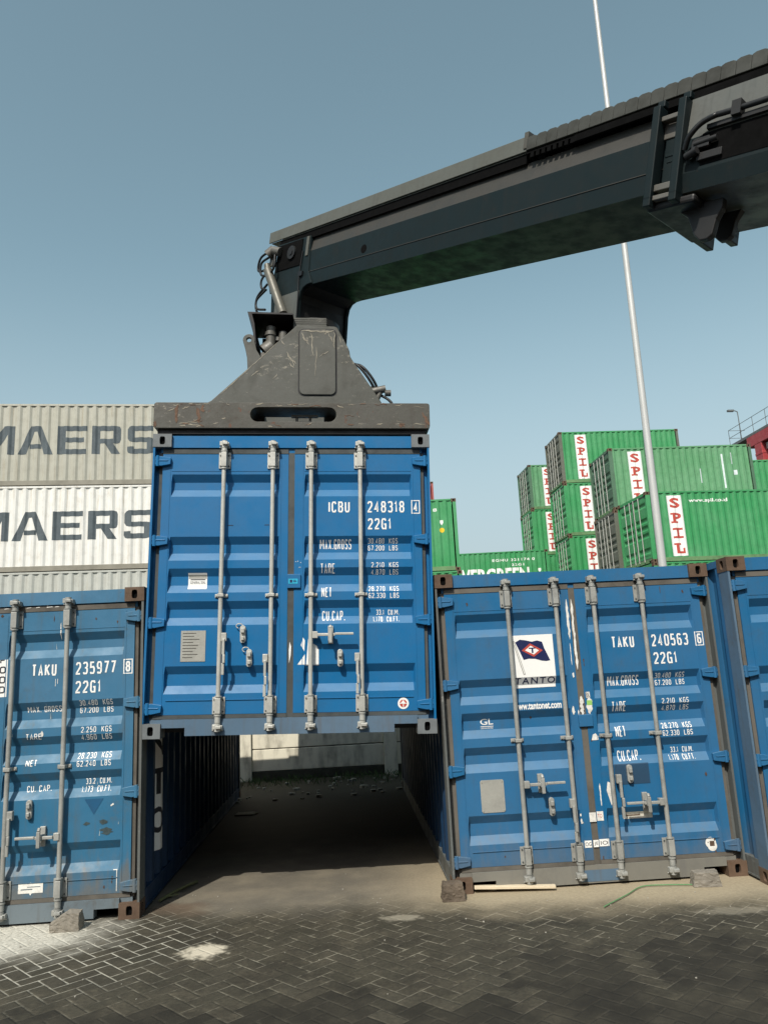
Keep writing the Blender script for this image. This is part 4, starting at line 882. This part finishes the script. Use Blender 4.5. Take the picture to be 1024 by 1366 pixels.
b.add([(x, -1.1305, z) for x, z in o_] + [(x, -1.1305, z) for x, z in i_], [(j, (j + 1) % k, k + (j + 1) % k, k + j) for j in range(k)]); b.build('panel_gap', 'black', tw)
tower(1.085, 1.129).build('tower_plate', 'spread', spr, 0.008)
b = MB(); b.prism([(-0.95, -1.085, 0.30), (-0.85, -1.085, 1.08), (-0.12, -1.085, 1.80), (-0.07, -1.085, 1.86), (0.34, -1.085, 1.86), (0.48, -1.085, 1.62), (0.86, -1.085, 0.98), (0.92, -1.085, 0.30)], (0, 2.17, 0)); b.build('tower_box', 'black', spr)
# rotator, guard and hydraulic motor
b = MB(); b.tube([(0.10, 0, 1.86), (0.10, 0, 2.40)], 0.32, 28); b.build('slew_ring', 'black', spr)
b = MB(); b.box((-0.165, -0.42, 2.195), (0.255, 0.35, 2.345))
for q in range(5): b.box((-0.17, -0.425, 2.205 + q * 0.028), (0.26, -0.42, 2.215 + q * 0.028))
b.build('rotator_housing', 'spread', spr, 0.006)
b = MB(); b.prism([(-0.735, -0.55, 2.36), (-0.165, -0.55, 2.345), (-0.165, -0.55, 2.325), (-0.68, -0.55, 2.335), (-0.645, -0.55, 2.20), (-0.585, -0.55, 1.55), (-0.61, -0.55, 1.55), (-0.672, -0.55, 2.20)], (0, 0.75, 0)); b.box((-0.62, 0.20, 1.20), (-0.165, 0.23, 2.33)); b.prism([(-0.62, 0.19, 1.55), (-0.62, 0.19, 1.2), (-0.55, 0.19, 1.2), (-0.57, 0.19, 1.55)], (0, -0.74, 0)); b.build('motor_guard', 'black', spr)
b = MB(); b.tube([(-0.46, -0.35, 1.80), (-0.455, -0.35, 2.24)], 0.062, 14); b.tube([(-0.46, -0.35, 2.12), (-0.46, -0.35, 2.17)], 0.075, 14); b.tube([(-0.53, -0.38, 1.88), (-0.43, -0.38, 1.96)], 0.11, 14); b.tube([(-0.30, -0.35, 2.0), (-0.30, -0.35, 2.17)], 0.058, 12); b.box((-0.42, -0.36, 2.06), (-0.33, -0.30, 2.12)); b.box((-0.57, -0.45, 1.60), (-0.18, -0.15, 1.86)); b.tube([(-0.34, -0.36, 2.1), (-0.2, -0.36, 2.05)], 0.018, 8); b.tube([(-0.2, -0.40, 1.98), (-0.15, -0.40, 2.1), (-0.19, -0.4, 2.16)], 0.015, 8); b.box((-0.23, -0.38, 1.98), (-0.17, -0.34, 2.06))
b.build('hydraulic_motor', 'motor', spr, 0.006)
b = MB(); n = 14; lug = [(-0.695 + 0.075 * math.cos(a), 1.935 + 0.075 * math.sin(a)) for a in [R(-20 + 220 * k / n) for k in range(n + 1)]]
lug = lug + [(-0.735, 1.80), (-0.715, 1.70), (-0.70, 1.45), (-0.52, 1.45), (-0.55, 1.72), (-0.60, 1.80)]
inn = [(-0.695 + 0.030 * math.cos(a), 1.935 + 0.030 * math.sin(a)) for a in [2 * math.pi * k / 16 for k in range(16)]]
holed('lifting_lug', 'spread', lug, inn, -0.66, -0.61, spr, 0.006)
def curve_pts(p, n=18):
    p = [Vector(q) for q in p]; out = []
    P_ = [p[0] * 2 - p[1]] + p + [p[-1] * 2 - p[-2]]
    for i in range(1, len(P_) - 2):
        for k in range(n // 2):
            t = k / (n // 2); a, b_, c, d = P_[i - 1:i + 3]
            out.append(0.5 * ((2 * b_) + (c - a) * t + (2 * a - 5 * b_ + 4 * c - d) * t * t + (3 * b_ - a - 3 * c + d) * t ** 3))
    return out + [p[-1]]
for off in (0.0, 0.045):
    b = MB(); b.tube(curve_pts([(0.50, -0.9, 1.50), (0.62 + off, -1.02, 1.47 - off * 0.2), (0.77 + off, -1.05, 1.27), (0.85 + off * 0.6, -1.0, 1.10), (0.84, -0.9, 0.98)]), 0.016, 8); b.build('hydraulic_hose', 'hose', spr)
b = MB(); b.tube(curve_pts([(0.90, -1.0, 1.10), (1.0, -1.04, 1.02), (1.04, -1.05, 0.92), (1.05, -1.0, 0.6)]), 0.016, 8); b.build('hydraulic_hose', 'hose', spr)
b = MB(); b.tube([(0.78, -1.02, 1.13), (0.96, -1.04, 1.165)], 0.045, 12); b.tube([(0.95, -1.04, 1.11), (1.02, -1.04, 1.11)], 0.038, 12); b.tube([(0.86, -1.02, 1.04), (0.90, -1.03, 1.13)], 0.03, 10); b.box((0.72, -1.03, 1.05), (0.84, -0.98, 1.2)); b.build('hose_fitting', 'motor', spr, 0.005)

# ------------------------------------------------------------------ telescopic boom coming in from the right
bx_ = Vector((0.65187, -0.71507, -0.25246)).normalized(); by_ = Vector((0.73901, 0.67370, 0)); bz_ = bx_.cross(by_).normalized(); by_ = bz_.cross(bx_)
mBm = frame(Vector((-0.67256, 9.6, 7.21056)), bx_, by_, bz_)
boom = empty('reach_stacker_boom', mBm, 'long dark telescopic crane boom reaching in from the right above the containers', 'crane boom')
SEC = [(-0.40, -0.372), (0.40, -0.372), (0.41, -0.20), (0.41, 0.08), (0.36, 0.285), (-0.36, 0.285), (-0.41, 0.08), (-0.41, -0.20)]
def ring(s, sec=SEC, k=1.0, dn=0.0): return [(s, y * k, z * k + dn) for y, z in sec]
b = MB(); n = len(SEC); a = ring(0.20); c = ring(6.4); b.add(a + c, [tuple(range(n))[::-1], tuple(range(n, 2 * n))])
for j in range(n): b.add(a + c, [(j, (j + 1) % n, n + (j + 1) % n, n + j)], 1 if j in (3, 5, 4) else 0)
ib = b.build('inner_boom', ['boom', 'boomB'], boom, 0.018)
b = MB(); b.tube([(1.40, -0.4125, -0.112), (1.40, -0.405, -0.112)], 0.052, 20); b.build('pin_hole', 'hole', ib)
b = MB(); b.box((0.25, -0.416, -0.203), (6.3, -0.404, -0.197)); b.build('weld_strip', 'boomB', ib)
# head: two side plates sweeping down into the leg, with closing plates between
HP = [(-0.50, 0.30), (0.26, 0.285), (0.30, -0.20), (0.40, -0.365), (0.30, -0.372), (0.22, -0.40), (0.17, -0.46), (0.155, -0.56), (0.20, -1.02), (-0.44, -1.02), (-0.50, -0.64), (-0.56, -0.30)]
for y in (-0.425, 0.375):
    b = MB(); b.prism([(s, y, z) for s, z in HP], (0, 0.05, 0)); b.build('head_plate', 'boom', boom, 0.01)
b = MB(); b.prism([(s, -0.434, z) for s, z in [(-0.40, -0.46), (0.155, -0.43), (0.145, -0.56), (0.19, -1.0), (-0.40, -1.0)]], (0, 0.009, 0)); b.build('leg_plate', 'upper', boom)
b = MB(); b.box((-0.49, -0.436, -0.08), (0.10, -0.4255, 0.27)); b.build('head_dark_patch', 'deepBlack', boom)  # thin black sheet over the upper part of the head plate
b = MB(); b.box((0.195, -0.438, 0.02), (0.25, -0.4255, 0.275)); b.build('edge_strip', 'cyl', boom)
b = MB(); b.tube([(-0.12, -0.46, 0.12), (-0.12, -0.43, 0.12)], 0.09, 16); b.tube([(-0.12, -0.47, 0.12), (-0.12, -0.46, 0.12)], 0.04, 10); b.build('head_pin', 'black', boom, 0.006)
b = MB(); b.prism([(s, -0.375, z) for s, z in [(0.24, 0.26), (0.28, -0.20), (0.38, -0.34), (0.13, -0.46), (0.12, -0.56), (0.17, -1.0), (-0.05, -1.0), (-0.10, -0.3), (-0.05, 0.26)]], (0, 0.75, 0)); b.build('head_core', 'black', boom)
b = MB(); b.box((-0.46, -0.36, -1.02), (0.19, 0.36, -0.96)); b.tube([(-0.10, 0, -1.12), (-0.10, 0, -0.95)], 0.42, 24); b.build('head_foot', 'black', boom)
b = MB(); b.tube([(-0.585, -0.50, -0.06), (-0.06, -0.50, -0.74)], 0.062, 14); b.tube([(-0.62, -0.50, 0.02), (-0.56, -0.50, -0.09)], 0.045, 12); b.build('tilt_cylinder', 'cyl', boom)
b = MB(); b.tube([(-0.60, -0.52, 0.14), (-0.53, -0.46, 0.23)], 0.075, 14); b.tube([(-0.50, -0.50, 0.20), (-0.38, -0.46, 0.17)], 0.06, 14); b.box((-0.60, -0.48, 0.0), (-0.52, -0.42, 0.2)); b.build('cylinder_mount', 'motor', boom, 0.006)
b = MB(); b.box((-0.62, -0.35, 0.02), (-0.30, 0.35, 0.24)); b.box((-0.50, -0.42, -0.5), (-0.44, 0.4, -0.2)); b.build('valve_block', 'black', boom, 0.01)
for q in ([(-0.55, -0.45, 0.25), (-0.80, -0.50, 0.16), (-0.84, -0.50, -0.02), (-0.66, -0.50, -0.04), (-0.60, -0.46, 0.06)], [(-0.60, -0.48, 0.14), (-0.74, -0.52, 0.06), (-0.72, -0.52, -0.10), (-0.60, -0.50, -0.14)],
          [(-0.58, -0.48, -0.05), (-0.68, -0.52, -0.18), (-0.66, -0.52, -0.30), (-0.56, -0.50, -0.34)], [(-0.55, -0.5, -0.26), (-0.74, -0.52, -0.42), (-0.73, -0.52, -0.60), (-0.58, -0.5, -0.70), (-0.40, -0.48, -0.68)],
          [(-0.58, -0.5, -0.34), (-0.70, -0.55, -0.48), (-0.66, -0.55, -0.60), (-0.52, -0.5, -0.62)], [(-0.45, -0.5, 0.15), (-0.40, -0.52, -0.05), (-0.52, -0.50, -0.16), (-0.46, -0.48, -0.4)]):
    b = MB(); b.tube(curve_pts(q), 0.016, 8); b.build('hydraulic_hose', 'hose', boom)
b = MB(); b.tube(curve_pts([(0.13, -0.435, 0.1), (0.12, -0.44, -0.25), (0.15, -0.44, -0.5), (0.19, -0.44, -0.95)]), 0.009, 6); b.box((0.10, -0.45, -0.24), (0.19, -0.426, -0.18)); b.build('sensor_cable', 'hose', boom)
# hose tray on the inner boom, cable chain over the outer one
b = MB(); b.box((-0.76, -0.43, 0.372), (3.78, -0.41, 0.522)); b.box((-0.76, -0.41, 0.500), (3.78, 0.20, 0.522)); b.box((-0.76, 0.20, 0.372), (3.78, 0.22, 0.522)); b.box((-0.72, -0.41, 0.36), (3.78, -0.10, 0.372))
b.build('hose_tray', 'tray', boom, 0.004)
b = MB()
for k in range(14): s = -0.5 + k * 0.32; b.box((s, -0.30, 0.285), (s + 0.06, 0.1, 0.36))
b.box((-0.5, -0.405, 0.262), (3.78, -0.385, 0.359)); b.build('tray_support_shade', 'deepBlack', boom)  # supports, and a black strip painting the shade under the tray
b = MB(); s = 3.80; k = 0
while s < 10.2:
    b.prism([(s, -0.455, 0.365), (s + 0.115, -0.455, 0.365), (s + 0.118, -0.455, 0.478), (s + 0.09, -0.455, 0.492), (s + 0.03, -0.455, 0.494), (s + 0.0, -0.455, 0.482)], (0, 0.62, 0)); s += 0.118
b.build('cable_chain', 'chain', boom, 0.004)
b = MB(); b.box((3.75, -0.44, 0.40), (3.80, 0.2, 0.56)); b.build('chain_end_bracket', 'beam', boom)
b = MB(); b.box((3.78, -0.43, 0.352), (10.2, 0.20, 0.364)); b.box((4.35, -0.445, 0.29), (10.2, -0.42, 0.352)); b.box((3.80, -0.44, 0.335), (4.35, -0.42, 0.352))
for k in range(8): b.box((3.85 + k * 0.065, -0.44, 0.29), (3.89 + k * 0.065, -0.42, 0.335))
for k in range(20): b.box((3.9 + k * 0.3, -0.38, 0.285), (3.98 + k * 0.3, 0.15, 0.352))
b.build('chain_tray', 'deepBlack', boom)  # tray coloured black to paint the shadow band below the chain
# outer boom section
SO = [(-0.46, -0.475), (0.46, -0.475), (0.49, -0.33), (0.49, -0.06), (0.46, 0.28), (-0.46, 0.28), (-0.49, -0.06), (-0.49, -0.33)]
b = MB(); a = ring(5.48, SO); c = ring(10.2, SO); n = len(SO); b.add(a + c, [tuple(range(n))[::-1], tuple(range(n, 2 * n))])
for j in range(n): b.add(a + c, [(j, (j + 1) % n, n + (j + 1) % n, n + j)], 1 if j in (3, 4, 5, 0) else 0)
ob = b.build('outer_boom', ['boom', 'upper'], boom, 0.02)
b = MB(); b.tube(curve_pts([(5.50, -0.53, -0.16), (5.56, -0.56, -0.06), (5.72, -0.55, 0.03), (6.2, -0.53, 0.04), (10.0, -0.53, 0.04)]), 0.022, 8); b.build('hydraulic_pipe', 'hose', boom)
b = MB(); b.box((5.86, -0.56, -0.01), (5.93, -0.48, 0.10)); b.box((5.66, -0.52, -0.035), (10.0, -0.488, 0.0)); b.build('pipe_clamp', 'black', boom)
D_ = MB(); D_.box((5.62, -0.494, -0.30), (10.0, -0.489, -0.05)); D_.build('side_shade', 'deepBlack', boom)  # black sheet painting the shaded middle of the outer boom side
b = MB(); b.tube([(5.52, -0.53, -0.22), (5.62, -0.55, -0.20)], 0.03, 10); b.tube([(5.58, -0.53, -0.14), (5.76, -0.53, -0.13)], 0.022, 10); b.box((5.56, -0.54, -0.18), (5.70, -0.50, -0.10)); b.box((5.60, -0.52, -0.27), (5.80, -0.49, -0.21)); b.build('hose_fitting', 'black', boom, 0.004)
# collar frame at the mouth of the outer section
b = MB()
for s0, s1 in ((5.20, 5.265), (5.42, 5.485)):
    b.box((s0, -0.56, -0.50), (s1, -0.435, 0.27)); b.box((s0, 0.435, -0.50), (s1, 0.56, 0.27)); b.box((s0, -0.56, -0.555), (s1, 0.56, -0.475)); b.box((s0, -0.5, 0.285), (s1, 0.5, 0.34))
co_ = b.build('boom_collar', 'boom', boom, 0.008)
for q in (((5.265, -0.525, 0.145), (5.42, -0.45, 0.185)), ((5.265, -0.525, -0.43), (5.42, -0.45, -0.375)), ((5.265, -0.53, -0.505), (5.42, -0.44, -0.465)), ((5.265, -0.46, 0.02), (5.42, -0.435, 0.14))):
    b = MB(); b.box(*q); b.build('collar_rung', 'motor', boom, 0.006)
b = MB(); b.box((5.285, -0.45, -0.36), (5.40, -0.42, 0.02)); b.box((5.29, -0.455, -0.13), (5.39, -0.448, -0.11)); b.box((5.31, -0.455, -0.18), (5.37, -0.448, -0.17)); b.build('wear_pad', 'boom', boom, 0.004)
b = MB(); b.box((5.19, -0.48, -0.565), (5.60, 0.30, -0.50)); b.build('collar_shoe', 'black', boom, 0.02)
for y, dk in ((-0.33, 0.0), (-0.02, 0.10)):
    b = MB(); b.prism([(s, y, min(z + dk, -0.5)) for s, z in [(5.35, -0.52), (5.48, -0.62), (5.55, -0.78), (5.60, -0.83), (5.66, -0.83), (5.70, -0.80), (5.72, -0.68), (5.76, -0.60), (5.76, -0.52)]], (0, 0.07, 0)); b.build('collar_lug', 'black', boom, 0.01)

# ------------------------------------------------------------------ light pole
lp = empty('light_pole', Matrix.Translation((8.60, 24.0, 0)), 'tall galvanised tapering light pole rising in front of the green stacks', 'light pole')
b = MB(); b.tube([(0.0, 0, 0.02), (0.16, 0, 30)], 0.135, 20, 0, 0.07); b.build('pole_shaft', 'pole', lp)
b = MB(); b.tube([(0, 0, 0), (0, 0, 0.04)], 0.25, 16); b.build('base_plate', 'pole', lp)
b = MB(); b.tube([(0.16, 0, 29.8), (0.16, 0, 30.1)], 0.6, 16)
for a in range(4): b.box((0.16 + 0.7 * math.cos(a * 1.57) - .2, 0.7 * math.sin(a * 1.57) - .2, 29.7), (0.16 + 0.7 * math.cos(a * 1.57) + .2, 0.7 * math.sin(a * 1.57) + .2, 29.9))
b.build('lamp_head', 'walk', lp)

# ------------------------------------------------------------------ red gantry crane at the far right
g0 = Vector((24.9, 51.0, 0)); gdir = Vector((0.083, -0.9965, 0)); gn = Vector((0.9965, 0.083, 0))
gc = empty('gantry_crane', frame(g0, gdir, gn, Vector((0, 0, 1))), 'red gantry crane with a grey railed walkway beyond the green stacks', 'crane')
for x in (2.3, 20.0):
    b = MB(); b.box((x, -0.66, 0), (x + 0.8, 0.02, 15.2)); b.box((x - 0.02, -0.68, 14.45), (x + 0.82, 0.04, 14.62)); b.build('crane_leg', 'crane', gc, 0.03)
b = MB(); b.box((1.5, -0.66, 15.201), (23, 0.5, 15.95)); b.build('crane_girder', 'crane', gc, 0.03)
b = MB(); b.box((-0.6, -0.62, 15.96), (23, 0.6, 16.04)); b.box((-0.6, -0.66, 15.90), (23, -0.62, 16.08)); b.build('walkway', 'walk', gc)
b = MB()
for z in (16.6, 17.15): b.tube([(-0.6, -0.6, z), (23, -0.6, z)], 0.018, 6); b.tube([(-0.6, -0.6, z), (-0.6, 0.6, z)], 0.018, 6)
for k in range(16): b.tube([(-0.6 + k * 1.5, -0.6, 16.04), (-0.6 + k * 1.5, -0.6, 17.15)], 0.018, 6)
b.build('railing', 'walk', gc)
b = MB(); b.tube(curve_pts([(0.6, -0.45, 16.04), (0.6, -0.45, 17.9), (0.6, -0.52, 18.15), (0.6, -0.8, 18.22)]), 0.032, 8); b.box((0.5, -1.15, 18.14), (0.7, -0.72, 18.26)); b.build('flood_light', 'walk', gc)
b = MB(); b.box((3.2, -0.4, 14.7), (6.2, 0.3, 15.1)); b.build('machinery_box', 'plate', gc)
b = MB(); b.tube([(3.0, -0.1, 14.2), (9, -0.1, 15.2)], 0.12, 8); b.build('brace', 'crane', gc)

# ------------------------------------------------------------------ concrete panel wall closing the gap
MAT['conc'] = (lambda: (lambda t: (lambda co: (t.bump(t.noise(co, 9, 6), 0.25, 0.01), t.out(t.mix(t.ramp(t.math('ADD', t.noise(t.scale(co, (3, 3, 0.7)), 2.2, 6), t.math('MULTIPLY', t.noise(co, 11, 6), 0.3)), 0.55, 1.0, 0, 0.75), (0.74, 0.70, 0.57), (0.20, 0.185, 0.145)), 0.85, 0, 0.2))[1])(t.coord()))(NT('concrete_panel')))()
MAT['concD'] = plain('dark_base_concrete', (0.055, 0.055, 0.042), 0.9, 0, 0.5, 7, 0.4)  # darker tone for the lowest wall panel
wm = cont_matrix(-0.1, 14.55, 0, 0.055)
wall = empty('concrete_wall', wm, 'pale concrete panel wall with posts at the far end of the gap between containers', 'wall')
for k in range(-5, 6):
    x = k * 2.62; b = MB(); b.box((x - 0.12, -0.06, 0), (x + 0.12, 0.14, 2.45)); b.build('wall_post', 'conc', wall, 0.012)
    if k < 5:
        b = MB(); b.box((x + 0.121, 0.03, 0.0), (x + 2.499, 0.06, 2.34)); b.build('panel_joint', 'deepBlack', wall)
        for j, (za, zb) in enumerate(((0.0, 0.16), (0.163, 0.535), (0.55, 1.12), (1.135, 1.72), (1.735, 2.36))):
            b = MB(); b.box((x + 0.121, 0.0, za), (x + 2.499, 0.029, zb)); b.box((x + 0.121, 0.061, za), (x + 2.499, 0.09, zb)); b.build('wall_panel', 'conc' if j else 'concD', wall, 0.01)

# ------------------------------------------------------------------ small things on the ground
def lump(name, mat, cx, cy, sx, sy, sz, rot, seed, label, cat, taper=0.8, wedge=0.0):
    rr = random.Random(seed); bm = bmesh.new(); bmesh.ops.create_cube(bm, size=1.0)
    bmesh.ops.subdivide_edges(bm, edges=bm.edges[:], cuts=9, use_grid_fill=True)
    for v in bm.verts:
        k = 1 - (1 - taper) * (v.co.z + 0.5); f = 1.0 - wedge * max(0, -v.co.x * 1.0 + 0.0) if v.co.z > 0 else 1
        v.co = Vector((v.co.x * sx * k, v.co.y * sy * k, (v.co.z + 0.5) * sz * f))
        n_ = Vector((rr.gauss(0, 1), rr.gauss(0, 1), rr.gauss(0, 1) if v.co.z > 0.01 else 0)) * 0.016 * min(sx, sz); v.co += n_ + 0.05 * min(sx, sz) * noise.noise_vector(v.co * 14 + Vector((seed, 0, 0)))
        v.co.z = max(0, v.co.z)
    me = bpy.data.meshes.new(name); bm.to_mesh(me); bm.free(); me.materials.append(MAT[mat])
    o = link(name, me, None, 0.008); o.location = (cx, cy, 0); o.rotation_euler = (0, 0, rot)
    return tag(o, label, cat)
lump('concrete_block', 'stoneD', 0.39, 6.57, 0.18, 0.15, 0.125, 0.05, 3, 'brown squared block lying under the left corner of the flag emblem container', 'stone', 0.85)
lump('concrete_chunk', 'stone', 2.405, 6.61, 0.215, 0.13, 0.105, -0.1, 5, 'grey concrete chunk in the sand before the right corner of the flag emblem container', 'stone', 0.85)
lump('concrete_wedge', 'stone', -2.545, 6.29, 0.22, 0.13, 0.125, 0.1, 8, 'pale concrete wedge leaning against the sill of the left faded container', 'stone', 0.9, 0.9)
b = MB(); b.box((-0.325, -0.028, 0), (0.325, 0.028, 0.022)); o = b.build('wood_plank', 'wood', None, 0.003); o.location = (0.90, 6.70, 0.025); o.rotation_euler = (0, 0.02, -0.06); tag(o, 'pale thin wooden plank in the sand before the flag emblem container', 'plank')
b = MB(); b.tube(curve_pts([(1.47, 6.15, 0.012), (1.58, 6.27, 0.012), (1.72, 6.42, 0.012), (1.90, 6.62, 0.012), (2.10, 6.63, 0.012), (2.29, 6.60, 0.012)]), 0.0045, 6); tag(b.build('strapping_band', 'strap'), 'thin green plastic band lying on the pavers before the flag emblem container', 'strap')
b = MB(); b.tube(curve_pts([(-2.02, 6.88, 0.02), (-1.95, 7.12, 0.03), (-1.85, 7.45, 0.02)]), 0.012, 6); b.tube([(-1.95, 7.12, 0.03), (-1.86, 7.26, 0.05)], 0.008, 6); b.tube([(-1.98, 7.0, 0.02), (-1.90, 7.02, 0.03)], 0.007, 6); tag(b.build('dry_twig', 'twig'), 'thin dry twig on the ground at the edge of the left container shadow', 'twig')
b = MB(); b.prism([(-0.16, -0.1, 0.004), (0.1, -0.12, 0.004), (0.15, 0.02, 0.004), (0.05, 0.10, 0.004), (-0.14, 0.08, 0.004)], (0, 0, 0.012)); o = b.build('cardboard_scrap', 'pebble'); o.location = (-2.05, 11.0, 0); tag(o, 'crumpled pale scrap lying in the dark gap between the containers', 'scrap')
def pebbles(name, n, fx, fy, smin, smax, label, mt, seed):
    rr = random.Random(seed); b = MB()
    for _ in range(n):
        x, y, s = fx(rr), fy(rr), rr.uniform(smin, smax); p = []
        for k in range(6): a = k * math.pi / 3 + rr.uniform(-.4, .4); p.append((x + s * rr.uniform(.6, 1.1) * math.cos(a), y + s * rr.uniform(.6, 1.1) * math.sin(a), 0.001))
        b.prism(p, (0, 0, s * rr.uniform(0.4, 0.9)))
    o = b.build(name, mt); tag(o, label, 'rubble', None, 'stuff')
pebbles('loose_rubble', 60, lambda r: r.uniform(-2.6, 0.3), lambda r: r.uniform(12.0, 14.3), 0.015, 0.06, 'pale rubble and litter scattered before the concrete wall', 'pebble', 2)
pebbles('loose_grit', 80, lambda r: r.uniform(-3.2, 3.0), lambda r: r.triangular(4.2, 7.8, 6.6), 0.003, 0.008, 'small stones and grit scattered over the pavers', 'pebble', 4)
rr = random.Random(11); b = MB()
for _ in range(900):
    x, y = rr.uniform(-4, 2), 14.42 - abs(rr.gauss(0, 0.45)); h, a = rr.uniform(0.03, 0.13), rr.uniform(0, 6.28); dx, dy = math.cos(a), math.sin(a); ln = rr.uniform(0.02, 0.12)
    b.add([(x - 0.006 * dy, y + 0.006 * dx, 0), (x + 0.006 * dy, y - 0.006 * dx, 0), (x + ln * dx * .5 + 0.004 * dy, y + ln * dy * .5 - 0.004 * dx, h * .7), (x + ln * dx, y + ln * dy, h)], [(0, 1, 2, 3)])
tag(b.build('weeds', 'grass'), 'low weeds and grass growing along the foot of the concrete wall', 'weeds', None, 'stuff')
